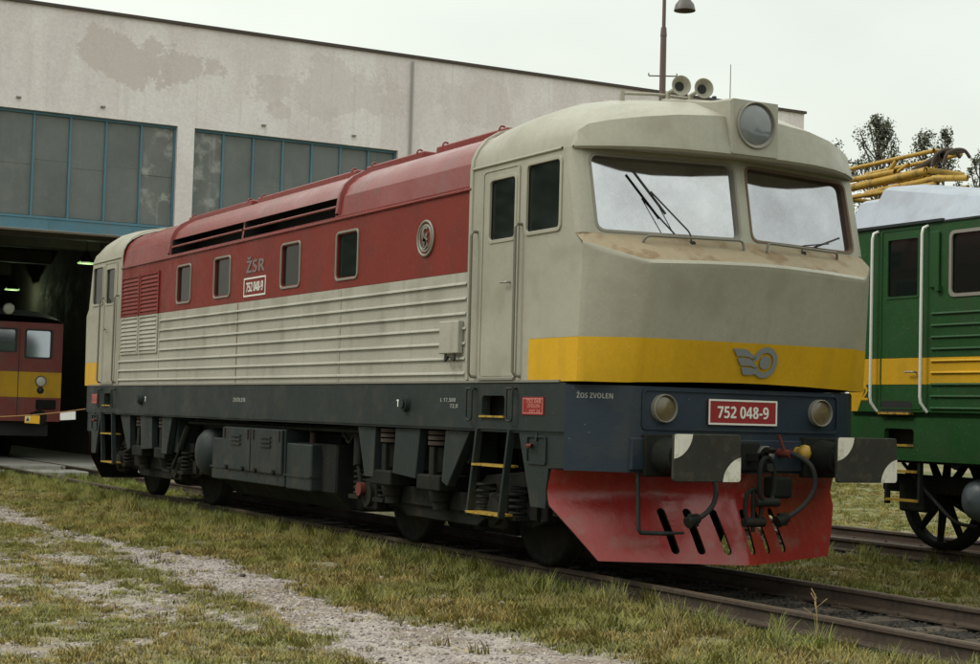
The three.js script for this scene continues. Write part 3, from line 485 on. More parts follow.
  function split(g, max) { // subdivide triangles in y
    let t = []; const p = g.attributes.position; for (let i = 0; i < p.count; i += 3) t.push([0, 1, 2].map((k) => V().fromBufferAttribute(p, i + k)));
    for (let r = 0; r < 9; r++) { const n = []; let any = false; for (const q of t) { const l = [0, 1, 2].map((k) => q[k].distanceTo(q[(k + 1) % 3])), m = l.indexOf(Math.max(...l)); if (l[m] > max) { any = true; const a = q[m], b = q[(m + 1) % 3], c = q[(m + 2) % 3], h = a.clone().lerp(b, .5); n.push([a, h, c], [h, b, c]); } else n.push(q); } t = n; if (!any) break; }
    const o = new THREE.BufferGeometry(); o.setAttribute('position', new THREE.Float32BufferAttribute(t.flat().flatMap((v) => v.toArray()), 3)); return o;
  }
  mesh('blade', [blade(1, 0)], M.plow, plow); mesh('blade', [blade(-1, 0)], M.plow, plow);
  mesh('blade_back', [blade(1, -.025), blade(-1, -.025)], M.bogie, plow);
  pair('bracket', bx(-.85, -.36, .55, 1.05, .66, .72), M.bogie, plow); pair('bracket', bx(-1.1, -.66, .5, 1.1, 1.1, 1.16), M.bogie, plow);
  ends(plow);
  const sr = grp('shunter_step'); mesh('bar', ([rod([V(-.03, .93, 1.02), V(.0, .44, 1.02), V(.02, .43, .70)], .018, 8, .03), rod([V(.02, .43, .85), V(.06, .44, .62)], .012, 6)]), M.frame, sr); ends(sr);
  // side skirts ahead of the ladder
  for (const s of [1, -1]) {
    const F = (g) => s > 0 ? g : flat(g).map(mirrorZ);
    const sk = grp('side_skirt'); mesh('plate', F(ext(poly([[-1.16, 1.22], [-.40, 1.22], [-.40, .93], [-.655, .92], [-.69, .59], [-.93, .59]]), null, 1.44, 1.485, .004)), M.frame, sk);
    mesh('hatch', F([ext(rr(-1.0, -.68, .95, 1.19, .03), [rr(-.985, -.695, .965, 1.175, .025, THREE.Path)], 1.485, 1.50), rod([V(-.84, 1.21, 1.49), V(-.84, 1.14, 1.50)], .012)]), M.frame, sk);
    mesh('handle', F([cyl(V(-.92, 1.10, 1.49), V(-.92, 1.10, 1.53), .02), rod([V(-.95, 1.10, 1.52), V(-.85, 1.105, 1.53)], .015)]), M.redDetail, sk); ends(sk);
    const ld = grp('ladder'); mesh('stringer', F([bx(-.015, .015, 0, .78, -.03, .03).applyMatrix4(new THREE.Matrix4().makeRotationZ(-.19)).translate(-2.0, .46, 1.49)]), M.frame, ld);
    mesh('stringer', F([bx(-.015, .015, 0, .78, -.03, .03).applyMatrix4(new THREE.Matrix4().makeRotationZ(-.19)).translate(-1.42, .46, 1.49)]), M.frame, ld);
    mesh('tread', F(bx(-2.005, -1.41, .475, .495, 1.38, 1.53)), M.treadYellow, ld); mesh('tread', F(bx(-1.91, -1.33, .90, .92, 1.38, 1.53)), M.treadYellow, ld); ends(ld);
    // suspension brackets and secondary springs
    const br = grp('spring_bracket');
    mesh('plate', F([ext(poly([[-4.56, 1.2], [-4.12, 1.2], [-4.15, .69], [-4.36, .69]]), null, 1.36, 1.45, .006), bx(-4.56, -4.14, .72, 1.2, 1.05, 1.35)]), M.frame, br);
    mesh('plate', F([ext(poly([[-3.65, 1.2], [-3.11, 1.2], [-3.19, .72], [-3.70, .75]]), null, 1.36, 1.45, .006), bx(-3.6, -3.2, .8, 1.2, 1.0, 1.35)]), M.frame, br);
    mesh('plate', F([ext(poly([[-2.58, 1.2], [-2.10, 1.2], [-2.52, .68], [-2.64, .72]]), null, 1.36, 1.45, .006), bx(-2.56, -2.3, .9, 1.2, 1.05, 1.35)]), M.frame, br);
    ends(br);
    for (const x of [-3.98, -2.92]) {
      const sp = grp('suspension_spring'); const rings = []; for (let k = 0; k < 3; k++) rings.push(cyl(V(x, 1.185 - k * .05, 1.28), V(x, 1.15 - k * .05, 1.28), .16, .16, 20));
      mesh('rubber_stack', F(rings), M.rubberBrown, sp); mesh('strut', F([cyl(V(x, 1.03, 1.28), V(x, .8, 1.28), .11, .11, 16), bx(x - .05, x + .05, .72, 1.04, 1.3, 1.42, .01)]), M.bogie, sp);
      mesh('seat', F([bx(x - .27, x + .22, .62, .77, 1.12, 1.44, .02), cyl(V(x, .62, 1.3), V(x, .52, 1.3), .13, .1, 16), cyl(V(x, .52, 1.3), V(x, .44, 1.3), .08, .08, 12)]), M.bogie, sp); ends(sp);
    }
  }
  // bogies
  const bg = grp('bogie'), bxc = -3.13;
  pair('side_frame', ([ext(poly([[bxc - 2.0, .45], [bxc - 1.75, .38], [bxc - .9, .40], [bxc - .75, .32], [bxc + .75, .32], [bxc + .9, .40], [bxc + 1.75, .38], [bxc + 2.0, .45], [bxc + 2.0, .60], [bxc + 1.6, .86], [bxc + .9, .80], [bxc + .6, .58], [bxc - .6, .58], [bxc - .9, .80], [bxc - 1.6, .86], [bxc - 2.0, .60]]), null, 1.0, 1.2, .012), bx(bxc - 1.9, bxc + 1.9, .45, .62, 1.2, 1.24)]), M.bogie, bg);
  mesh('traction_motor', [bx(bxc - 1.05, bxc - .45, .17, .82, -.62, .62, .1, 2), bx(bxc + .45, bxc + 1.05, .17, .82, -.62, .62, .1, 2), bx(bxc - .42, bxc + .42, .2, .44, -.6, .6)], M.bogie, bg);
  mesh('cross_beam', [bx(bxc - .4, bxc + .4, .45, .85, -1, 1, .02), bx(bxc - 2.0, bxc - 1.85, .5, .62, -1, 1), bx(bxc + 1.85, bxc + 2.0, .5, .62, -1, 1)], M.bogie, bg);
  for (const dx of [-1.35, 1.35]) for (const s of [1, -1]) {
    const x = bxc + dx;
    mesh('wheel', lathe([[.08, -.07], [.42, -.05], [.44, -.07], [.50, -.07], [.505, .055], [.53, .06], [.53, .075], [.44, .07], [.42, .03], [.1, .06], [.1, -.1], [.08, -.1]], V(x, .502, s * .757), V(0, 0, -s), 40), M.bogie, bg);
    mesh('axle_box', [bx(x - .17, x + .17, .34, .66, s * 1.19, s * 1.33, .03), cyl(V(x, .5, s * 1.3), V(x, .5, s * 1.37), .13, .12, 20)], M.bogie, bg);
    const coils = []; for (const q of [-.3, .3]) for (let k = 0; k < 5; k++) coils.push(new THREE.TorusGeometry(.075, .016, 6, 16).rotateX(Math.PI / 2).translate(x + q, .50 + k * .055, s * 1.28)); mesh('coil_spring', coils, M.bogie, bg);
    mesh('spring_seat', [bx(x - .42, x - .18, .44, .48, s * 1.18, s * 1.38), bx(x + .18, x + .42, .44, .48, s * 1.18, s * 1.38)], M.bogie, bg);
    mesh('brake_shoe', [bx(x + .53, x + .60, .32, .70, s * .69, s * .82, .02), bx(x - .60, x - .53, .32, .70, s * .69, s * .82, .02), rod([V(x + .57, .7, s * .75), V(x + .57, 1.0, s * .75)], .02), rod([V(x - .57, .7, s * .75), V(x - .57, 1.0, s * .75)], .02)], M.bogie, bg);
  }
  for (const dx of [-1.35, 1.35]) mesh('axle', [cyl(V(bxc + dx, .5, -1.2), V(bxc + dx, .5, 1.2), .085), bx(bxc + dx * .55 - .35, bxc + dx * .55 + .35, .2, .8, -.55, .55, .08)], M.bogie, bg);
  pair('damper', ([cyl(V(-4.85, 1.1, 1.3), V(-4.72, .78, 1.36), .05), cyl(V(-4.72, .8, 1.36), V(-4.5, .5, 1.40), .022)]), M.bogie, bg);
  ends(bg);
  P('speed_sensor', [cyl(V(-4.55, .55, 1.37), V(-4.55, .55, 1.43), .07)], M.redDetail);
  // tank, battery boxes, air reservoir
  const tk = grp('fuel_tank', loco);
  mesh('tank_body', [toX(ext(poly([[-1.3, .98], [-1.3, .46], [-1.1, .27], [1.1, .27], [1.3, .46], [1.3, .98]]), null, -9.05, -5.42, .02)), bx(-9.0, -5.3, .26, .52, -1.05, 1.05, .05), bx(-9.9, -5.0, .3, 1.1, -.5, .5, .05), bx(-8.9, -6, .95, 1.2, -1.0, 1.0)], M.bogie, tk);
  pair('side_box', ([bx(-9.11, -8.66, .45, .97, 1.0, 1.42, .02)]), M.frame, tk); pair('side_box', ([bx(-6.58, -5.84, .45, .97, 1.0, 1.42, .02)]), M.frame, tk);
  pair('flange', ([bx(-9.12, -5.83, .598, .618, 1.3, 1.44)]), M.frame, tk);
  const bb = grp('battery_cabinet', loco);
  pair('box', ([bx(-8.65, -6.60, .46, 1.12, 1.0, 1.43, .015)]), M.frame, bb);
  for (const [a, b] of [[-8.62, -7.65], [-7.62, -6.63]]) {
    pair('door', ([bx(a, b, .60, 1.11, 1.43, 1.462, .008)]), M.frame, bb);
    const vs = []; for (let k = 0; k < 3; k++) vs.push(bx((a + b) / 2 - .17, (a + b) / 2 + .17, .905 + k * .05, .925 + k * .05, 1.46, 1.482)); pair('vent', (vs), M.frame, bb);
    pair('latch', ([cyl(V(a + .2, .62, 1.46), V(a + .2, .62, 1.49), .03, .03, 10), cyl(V(b - .2, .62, 1.46), V(b - .2, .62, 1.49), .03, .03, 10)]), M.bogie, bb);
    pair('hinge', ([bx(a + .06, a + .1, .98, 1.10, 1.46, 1.475), bx(b - .1, b - .06, .98, 1.10, 1.46, 1.475)]), M.redDetail.clone(), bb).material.color.setRGB(.028, .011, .008);
  }
  P('filler_valve', both([cyl(V(-6.2, .97, 1.25), V(-6.2, 1.10, 1.25), .04), rod([V(-6.25, 1.1, 1.25), V(-6.12, 1.18, 1.3)], .025), cyl(V(-8.8, .97, 1.2), V(-8.8, 1.1, 1.2), .03)]), M.redDetail.clone()).material.color.setRGB(.028, .011, .008);
  const rv = P('air_reservoir', lathe([[0, -1.5], [.12, -1.485], [.22, -1.45], [.29, -1.38], [.315, -1.28], [.315, 1.28], [.29, 1.38], [.22, 1.45], [.12, 1.485], [0, 1.5]], V(-9.47, .77, 0), V(0, 0, 1), 32), M.frame); pair('strap', ([ring(V(-9.47, .77, 1.1), V(0, 0, 1), .32, .015)]), M.bogie, rv);
  P('pipe_run', both([rod([V(-10.2, 1.14, 1.36), V(-4.7, 1.14, 1.36)], .02), rod([V(-10.2, 1.17, 1.28), V(-4.7, 1.17, 1.28)], .014), rod([V(-5.3, 1.15, 1.3), V(-5.1, 1.0, 1.3), V(-4.9, 1.15, 1.3)], .018)]), M.bogie);
}
top(loco, 'red and pale grey diesel locomotive with yellow nose band and red snow plough', 'locomotive');

/* ---------------------------------------------------------------- green electric locomotive */
{
  const g = grp('electric_locomotive'); g.position.z = TRACK2;
  const X0 = -3.3, X1 = 12.2, Q = (n, gs, m, p = g) => mesh(n, gs, m, p);
  const holes = () => [rr(-2.66, -2.19, 2.75, 3.38, .03, THREE.Path), rr(-1.71, -.95, 2.73, 3.39, .07, THREE.Path), rr(2.2, 3.0, 2.75, 3.35, .07, THREE.Path), rr(5.2, 6.0, 2.75, 3.35, .07, THREE.Path)];
  const outline = (y0, y1) => poly([[X0, y0], [X1, y0], [X1, y1], [X0, y1]]);
  Q('side_wall', both([ext(poly([[-3.07, 2.085], [X1, 2.085], [X1, 3.53], [X0 + .1, 3.53], [-3.14, 2.36]]), holes(), 1.44, W), ext(poly([[-3.12, 1.50], [X1, 1.50], [X1, 1.795], [-2.98, 1.795]]), null, 1.44, W)]), M.green);
  Q('yellow_band', both([ext(poly([[-2.98, 1.798], [X1, 1.798], [X1, 2.082], [-3.065, 2.082], [-3.13, 2.36], [-3.28, 2.36], [-3.26, 1.502], [-3.122, 1.502]]), null, 1.44, W)]), M.yellow);
  Q('end_wall', [bx(X0 - .04, X0 + .12, 1.2, 3.53, -1.42, 1.42, .04), bx(X1 - .1, X1 + .02, 1.2, 3.53, -1.45, 1.45)], M.green);
  for (let k = 0; k < 9; k++) { const y = 2.54 - k * .125, mid = y > 1.8 && y < 2.08; for (const s of [1, -1]) { const c = new THREE.CylinderGeometry(.022, .022, X1 - .1 + 1.98, 8, 1, false, 0, Math.PI).rotateZ(Math.PI / 2).translate((X1 - .1 - 1.98) / 2, y, s * (W - .002)); Q('rib', c, mid ? M.yellow : M.green); } }
  Q('frame_beam', both([ext(poly([[X0 - .05, .98], [X1, .98], [X1, 1.44], [X0 - .05, 1.44]]), [rr(-2.72, -2.26, 1.14, 1.32, .05, THREE.Path)], 1.40, W - .03), bx(X0, X1, 1.43, 1.50, 1.38, W - .05)]), M.green);
  Q('frame_core', [bx(X0 + .1, X1, .95, 1.6, -1.3, 1.3), bx(X0 + .2, X1, 1.6, 3.6, -.9, .9)], M.dark);
  for (const s of [1, -1]) {
    const F = (q) => s > 0 ? q : flat(q).map(mirrorZ), d = grp('door', g);
    mesh('leaf', F([ext(rr(-2.76, -2.12, 1.53, 3.49, .02), [rr(-2.745, -2.135, 1.545, 3.475, .02, THREE.Path)], W, W + .008)]), M.green, d);
    mesh('door_window', F([bx(-2.67, -2.18, 2.74, 3.39, W - .025, W - .015)]), M.glass, d); mesh('window_frame', F(ext(rr(-2.69, -2.17, 2.73, 3.42, .03), [rr(-2.655, -2.195, 2.755, 3.375, .02, THREE.Path)], W - .005, W + .008)), M.green, d);
    mesh('handle', F([rod([V(-2.2, 1.93, W), V(-2.2, 1.93, W + .05), V(-2.32, 1.93, W + .05)], .01)]), M.steel, d);
    for (const x of [-2.84, -2.07]) Q('handrail', F([rod([V(x + .02, 3.49, W), V(x, 3.46, W + .07), V(x, 1.60, W + .07), V(x + .04, 1.50, W)], .017, 8, .05)]), M.whiteRail);
    const w = grp('window', g); mesh('pane', F([bx(-1.72, -.94, 2.72, 3.40, W - .03, W - .02), bx(2.19, 3.01, 2.74, 3.36, W - .03, W - .02), bx(5.19, 6.01, 2.74, 3.36, W - .03, W - .02)]), M.glass, w); mesh('frame', F([[-1.71, -.95, 2.73, 3.39], [2.2, 3, 2.75, 3.35], [5.2, 6, 2.75, 3.35]].map(([a, b, c, e]) => ext(rr(a - .02, b + .02, c - .02, e + .02, .08), [rr(a + .015, b - .015, c + .015, e - .015, .06, THREE.Path)], W - .01, W + .012))), M.gasket, w);
    Q('side_mirror', F([bx(-2.0, -1.86, 2.82, 3.42, W + .01, W + .03, .01), bx(-1.9, -1.84, 2.78, 2.84, W, W + .05)]), M.green);
    const st = grp('steps', g); mesh('recess', F([bx(-2.74, -2.24, 1.13, 1.33, 1.30, 1.32), ext(rr(-2.74, -2.26, 1.455, 1.62, .05), null, W - .0, W + .003)]), M.dark, st);
    for (const [y, a, b] of [[1.485, -2.76, -2.28], [1.14, -2.72, -2.26], [.86, -2.66, -2.22], [.55, -2.68, -2.20]]) mesh('tread', F(bx(a, b, y - .012, y + .012, 1.38, y < 1.2 ? 1.48 : 1.53)), M.treadYellow, st);
    mesh('stringer', F([bx(-2.22, -2.18, .5, 1.0, 1.40, 1.45), bx(-2.72, -2.68, .5, 1.0, 1.40, 1.45)]), M.bogie, st);
  }
  Q('cab_numeral', text('2', .15, .1).translate(-3.0, 1.70, W + .001).translate(0, 0, 0), M.yellow);
  // roof
  const prof = (x) => x < -2.98 ? 3.90 : x < -1.3 ? lerp(4.02, 3.76, (x + 2.96) / 1.66) : 3.76;
  const rows = [X0 - .05, -3.05, -2.96, -2.2, -1.6, -1.3, 2, 6, X1].map((x) => { const h = prof(x); return [[1.5, 3.53], [1.48, 3.56], [1.30, h - .03], [1.22, h + .01], [.7, h + .09], [0, h + .1], [-.7, h + .09], [-1.22, h + .01], [-1.30, h - .03], [-1.48, 3.56], [-1.5, 3.53]].map(([z, y]) => V(x, y, z)); });
  Q('roof', surf(rows, .5), M.roofGrey);
  Q('eave', both([bx(X0, -1.82, 3.52, 3.55, W - .02, W + .03), bx(-1.82, X1, 3.51, 3.53, W - .02, W + .015)]), M.frame);
  Q('roof_equipment', [bx(-2.0, 8, 3.85, 4.12, -.75, .72, .03), bx(-1.2, 2.4, 4.1, 4.2, -.5, .5, .03)], M.roofGrey.clone()).material.color.setRGB(.38, .38, .37);
  // folded pantograph (x is the loco's, heights above rail)
  const pn = grp('pantograph', g), T = (a, b, r) => rod([V(...a), V(...b)], r, 10); pn.position.set(-.27, .05, 0);
  for (const q of [.24, -.24]) {
    mesh('base_tube', [T([-4.7, 4.13, q], [-2.95, 4.14, q], .028)], M.panto, pn);
    mesh('lower_arm', [T([-4.7, 4.24, q], [-3.1, 4.31, q], .05)], M.panto, pn);
    mesh('upper_arm', [T([-4.7, 4.49, q * .9], [-3.05, 4.54, q * .9], .026)], M.panto, pn);
    mesh('control_rod', [T([-4.6, 4.35, q], [-3.67, 4.36, q], .036), T([-3.8, 4.36, q], [-3.68, 4.5, q * .9], .028), T([-3.62, 4.36, q], [-3.46, 4.44, q * .9], .022)], M.panto, pn);
    for (const x of [-4.6, -3.05]) mesh('insulator', [0, 1, 2].map((k) => cyl(V(x, 3.86 + k * .075, q * 1.2), V(x, 3.93 + k * .075, q * 1.2), .075, .045, 14)), M.rust, pn);
  }
  mesh('cross_tube', [T([-3.05, 4.54, .22], [-3.05, 4.54, -.22], .028), T([-3.1, 4.31, .3], [-3.1, 4.31, -.3], .035), T([-3.0, 4.2, .28], [-2.62, 4.18, .1], .038), T([-4.6, 4.13, .3], [-4.6, 4.13, -.3], .028)], M.panto, pn);
  mesh('collector_head', [hoseTube([V(-2.99, 4.34, .30), V(-2.97, 4.46, .27), V(-2.95, 4.54, .16), V(-2.94, 4.55, -.0), V(-2.95, 4.48, -.1)], .022), hoseTube([V(-2.80, 4.34, .30), V(-2.79, 4.45, .27), V(-2.78, 4.52, .16), V(-2.78, 4.53, -.0), V(-2.79, 4.46, -.1)], .02), bx(-2.98, -2.77, 4.50, 4.53, -.0, .16), T([-3.5, 4.36, .1], [-2.92, 4.47, .2], .045)], M.rust, pn);
  mesh('mount', [bx(-4.8, -2.9, 3.78, 3.87, -.4, .4), bx(-3.3, -3.0, 3.86, 4.02, .2, .36, .03)], M.bogie, pn);
  // running gear
  const spoke = (x, s) => { const o = [lathe([[.52, -.06], [.60, -.06], [.605, .05], [.63, .055], [.63, .07], [.52, .065], [.52, -.06]], V(x, .603, s * .757), V(0, 0, -s), 44), cyl(V(x, .603, s * .70), V(x, .603, s * .84), .12, .12, 20)]; for (let k = 0; k < 10; k++) { const a = k * Math.PI / 5 + .2; o.push(cyl(V(x + .1 * Math.cos(a), .603 + .1 * Math.sin(a), s * .757), V(x + .54 * Math.cos(a), .603 + .54 * Math.sin(a), s * .757), .05, .035, 8)); } return o; };
  for (const x of [-2.52, .3, 7, 9.9]) for (const s of [1, -1]) Q('wheel', spoke(x, s), M.bogie);
  Q('axle', [-2.52, .3, 7, 9.9].map((x) => cyl(V(x, .6, -.7), V(x, .6, .7), .09)), M.bogie);
  Q('bogie_frame', both([bx(-3.1, .9, .62, .82, 1.0, 1.14, .03), bx(6.4, 10.5, .62, .82, 1.0, 1.14, .03), bx(-2.72, -2.32, .42, .8, 1.05, 1.25, .03), bx(.1, .5, .42, .8, 1.05, 1.25, .03)]), M.bogie);
  const dome = (x, y, r, z0) => lathe([[0, .0], [r * .5, -.03], [r * .85, -.1], [r, -.22], [r, -1.2]], V(x, y, z0), V(0, 0, 1), 30);
  Q('air_reservoir', both([dome(-1.52, .60, .24, 1.40), dome(2.6, .62, .25, 1.42)]), M.roofGrey.clone()).material.color.setRGB(.22, .25, .24);
  Q('cable', both([hoseTube([V(-2.6, .95, 1.3), V(-2.1, .55, 1.3), V(-1.9, .35, 1.2), V(-1.8, .3, 1.0)], .02)]), M.rubber);
  for (const s of [1, -1]) { const b = grp('buffer', g); mesh('head', cyl(V(X0 - .66, 1.06, s * .875), V(X0 - .62, 1.06, s * .875), .24, .24, 30), M.bogie, b); mesh('stock', [cyl(V(X0 - .62, 1.06, s * .875), V(X0 - .3, 1.06, s * .875), .1), cyl(V(X0 - .35, 1.06, s * .875), V(X0, 1.06, s * .875), .15)], M.bogie, b); }
  top(g, 'dark green electric locomotive with a yellow stripe and white door handrails', 'locomotive');
}

/* ---------------------------------------------------------------- engine shed */
const FX = -25;
{
  const sh = grp('engine_shed');
  const zr = -21.2, zl = 9.5, H = 10.04, TH = .45;
  const S = (z) => -z; // facade shape coordinate a -> z = -a
  const bays = [[2.54, -3.06, 7], [-3.46, -8.61, 7]];
  const stains = [[-1.55, 9.15, 1.15, .62, 1], [-3.45, 9.1, .62, .6, .9], [-6.9, 9.0, 1.5, .75, .55], [-11, 9.2, 1.2, .5, .4], [-14.5, 8.8, 1.4, .6, .35], [4, 9, 1.3, .6, .6], [-5.6, 8.35, .3, .18, .6]];
  const zA = zl, zW = zl - zr;
  const wallTex = tex(2048, 704, (u, v) => {
    const z = zA - u * zW, y = v * 10.2, n = fbm(u * 3 % 1, v, 12, 4, 5, 601), g = fbm(u, v, 700, 240, 2, 607), e = fbm(u, v, 40, 14, 4, 611);
    let c = mix3([.685, .61, .615], [.75, .695, .70], sm(.4, .65, n));
    for (const [sz, sy, rz, ry, k] of stains) { const d = Math.hypot((z - sz) / rz, (y - sy) / ry) + 2.2 * (e - .5) + .3 * (g - .5); c = mix3(c, [.57, .495, .48], k * .8 * sm(1.04, .88, d) * (.75 + .5 * g)); }
    const st = fbm(u, v, 300, 3, 3, 617); c = mix3(c, [.56, .51, .48], .3 * sm(.6, .8, st) * (.5 + n));
    return c.map((q) => q * (.9 + .2 * g));
  });
  wallTex.wrapS = wallTex.wrapT = THREE.ClampToEdgeWrapping;
  const wallBump = tex(512, 512, (u, v) => { const n = fbm(u, v, 100, 100, 3, 631); return [n, n, n]; }, false); wallBump.repeat.set(8, 3);
  const wallMat = new THREE.MeshStandardMaterial({ map: wallTex, roughness: .95, bumpMap: wallBump, bumpScale: .003 });
  const shape = poly([[S(zl), -.2], [S(zr), -.2], [S(zr), H], [S(zl), H]]);
  const hs = []; for (const [a, b] of bays) { hs.push(rr(S(a), S(b), 5.12, 7.72, .01, THREE.Path)); hs.push(rr(S(a), S(b), -.12, 5.116, .01, THREE.Path)); }
  const fg = toX(ext(shape, hs, FX - TH, FX)); const fb = boxUV(fg); { const p = fb.attributes.position, uv = fb.attributes.uv; for (let i = 0; i < p.count; i++) uv.setXY(i, (zA - p.getZ(i)) / zW, p.getY(i) / 10.2); } fb.userData.ready = true;
  mesh('facade_wall', fb, wallMat, sh);
  mesh('parapet_cap', [bx(FX - .6, FX + .06, H, H + .07, zr - .05, zl)], plain(.06, .045, .04, .8), sh);
  mesh('drain_pipe', [rod([V(FX + .06, H - .1, -8.92), V(FX + .06, .0, -8.92)], .035)], plain(.33, .31, .29, .8), sh);
  for (const z of [.55, -1.3, -5.1, -7.4]) mesh('wall_bracket', [bx(FX, FX + .06, 7.94, 7.975, z - .07, z + .03)], M.gasket, sh);
  const rnd = mulberry(5);
  bays.forEach(([a, b, n], bi) => {
    const w = grp('window', sh), pw = (a - b) / n, x = FX - .16;
    for (let k = 0; k < n; k++) {
      const z0 = a - k * pw, z1 = z0 - pw, cut = 6.55 + (k % 2 ? .12 : 0);
      const smear = (bi === 0 && k === n - 1) || (bi === 1 && k === 0);
      for (const [y0, y1] of [[5.44, cut - .001], [cut + .001, 7.68]]) {
        const o = mesh('pane', bx(x - .012 + rnd() * .012, x + rnd() * .012, y0, y1, z1 + .02, z0 - .02), smear ? M.smearGlass : M.dirtyGlass, w);
        o.position.y = 0; o.rotation.z = 0;
      }
      if (k) mesh('mullion', bx(x - .02, x + .05, 5.42, 7.7, z0 - .022, z0 + .022), M.blue, w);
    }
    mesh('frame', [bx(x - .02, x + .06, 5.42, 7.7, a - .05, a - .002), bx(x - .02, x + .06, 5.42, 7.7, b + .002, b + .05), bx(x - .02, x + .06, 7.66, 7.715, a - .05, b + .05)], M.blue, w);
    mesh('lintel_beam', [bx(x - .05, FX - .02, 5.125, 5.415, b + .003, a - .003), bx(x, FX - .005, 5.36, 5.415, b + .003, a - .003), ...Array.from({ length: 3 }, (_, k) => bx(FX - .03, FX - .012, 5.14, 5.36, lerp(a, b, (k + .5) / 3) - .015, lerp(a, b, (k + .5) / 3) + .015))], M.blue, w);
  });
  { // closed gate of the second bay, behind the locomotive
    const d = grp('gate', sh); for (let k = 0; k < 4; k++) { const z0 = -3.46 - k * 1.2875; mesh('leaf', bx(FX - .25, FX - .18, -.1, 5.05, z0 - 1.27, z0 - .01, .01), M.blue, d); }
  }
  // hall behind the facade
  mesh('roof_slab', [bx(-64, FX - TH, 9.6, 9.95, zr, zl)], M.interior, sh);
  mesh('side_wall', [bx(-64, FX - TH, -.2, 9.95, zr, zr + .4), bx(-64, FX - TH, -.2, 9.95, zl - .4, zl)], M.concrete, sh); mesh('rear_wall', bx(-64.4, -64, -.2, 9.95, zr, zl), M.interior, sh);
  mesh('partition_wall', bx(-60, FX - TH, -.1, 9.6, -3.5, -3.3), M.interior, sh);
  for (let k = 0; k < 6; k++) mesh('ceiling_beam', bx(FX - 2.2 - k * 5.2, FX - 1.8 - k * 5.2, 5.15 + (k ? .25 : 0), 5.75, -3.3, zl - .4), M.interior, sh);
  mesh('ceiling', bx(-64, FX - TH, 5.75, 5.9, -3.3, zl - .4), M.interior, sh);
  top(sh, 'large pale plastered engine shed with blue framed clerestory windows and open gate', 'building');
  const fl = mesh('shed_floor', [bx(-64, FX + .5, -.2, .0, zr + .4, -.82), bx(-64, FX + .5, -.2, .0, .82, zl - .4), bx(-64, FX + .5, -.2, .0, -.68, .68), ], M.concrete); top(fl, 'grey concrete floor of the shed behind the open gate', null, null, 'structure');
  const sr = grp('shed_rails'); for (const z of [.7535, -.7535]) mesh('rail', railGeo(z, -60, FX - .2), M.rust, sr); top(sr, 'rails set into the shed floor under the red railcar', null, null, 'structure');
  const sl = mesh('concrete_slab', [bx(-23.9, -22.6, -.2, -.02, 1.0, 2.9, .03), bx(-23.4, -22.3, -.2, -.03, -.6, .66, .03)], M.concrete); top(sl, 'broken pale concrete slab in the grass before the open shed gate', null, null, 'structure');
  // hanging lamps inside
  for (const [x, z, y, lab] of [[-30, -2.42, 4.87, 'lit ceiling lamp nearer the shed gate, beside the grey cab roof'], [-39, -2.6, 4.70, 'lit ceiling lamp deeper in the shed, above the red railcar']]) {
    const l = grp('ceiling_lamp'); l.position.set(x, y, z);
    mesh('shade', lathe([[.04, .32], [.06, .28], [.16, .1], [.22, .02], [.215, .02], [.15, .1], [.05, .27]], V(0, 0, 0), V(0, 1, 0), 20), M.black, l);
    mesh('stem', cyl(V(0, .3, 0), V(0, 5.75 - y, 0), .012, .012, 6), M.black, l);
    const t = mesh('tube', bx(-.12, .12, -.01, .045, -.2, .2, .02), new THREE.MeshStandardMaterial({ color: 0x222222, emissive: new THREE.Color(.6, 1, .35), emissiveIntensity: .75 }), l); t.castShadow = false;
    const p = new THREE.PointLight(new THREE.Color(.8, 1, .6), 1.1); p.position.set(0, -.1, 0); p.castShadow = true; l.add(p);
    top(l, lab, 'lamp', 'ceiling lamps in the shed');
  }
}

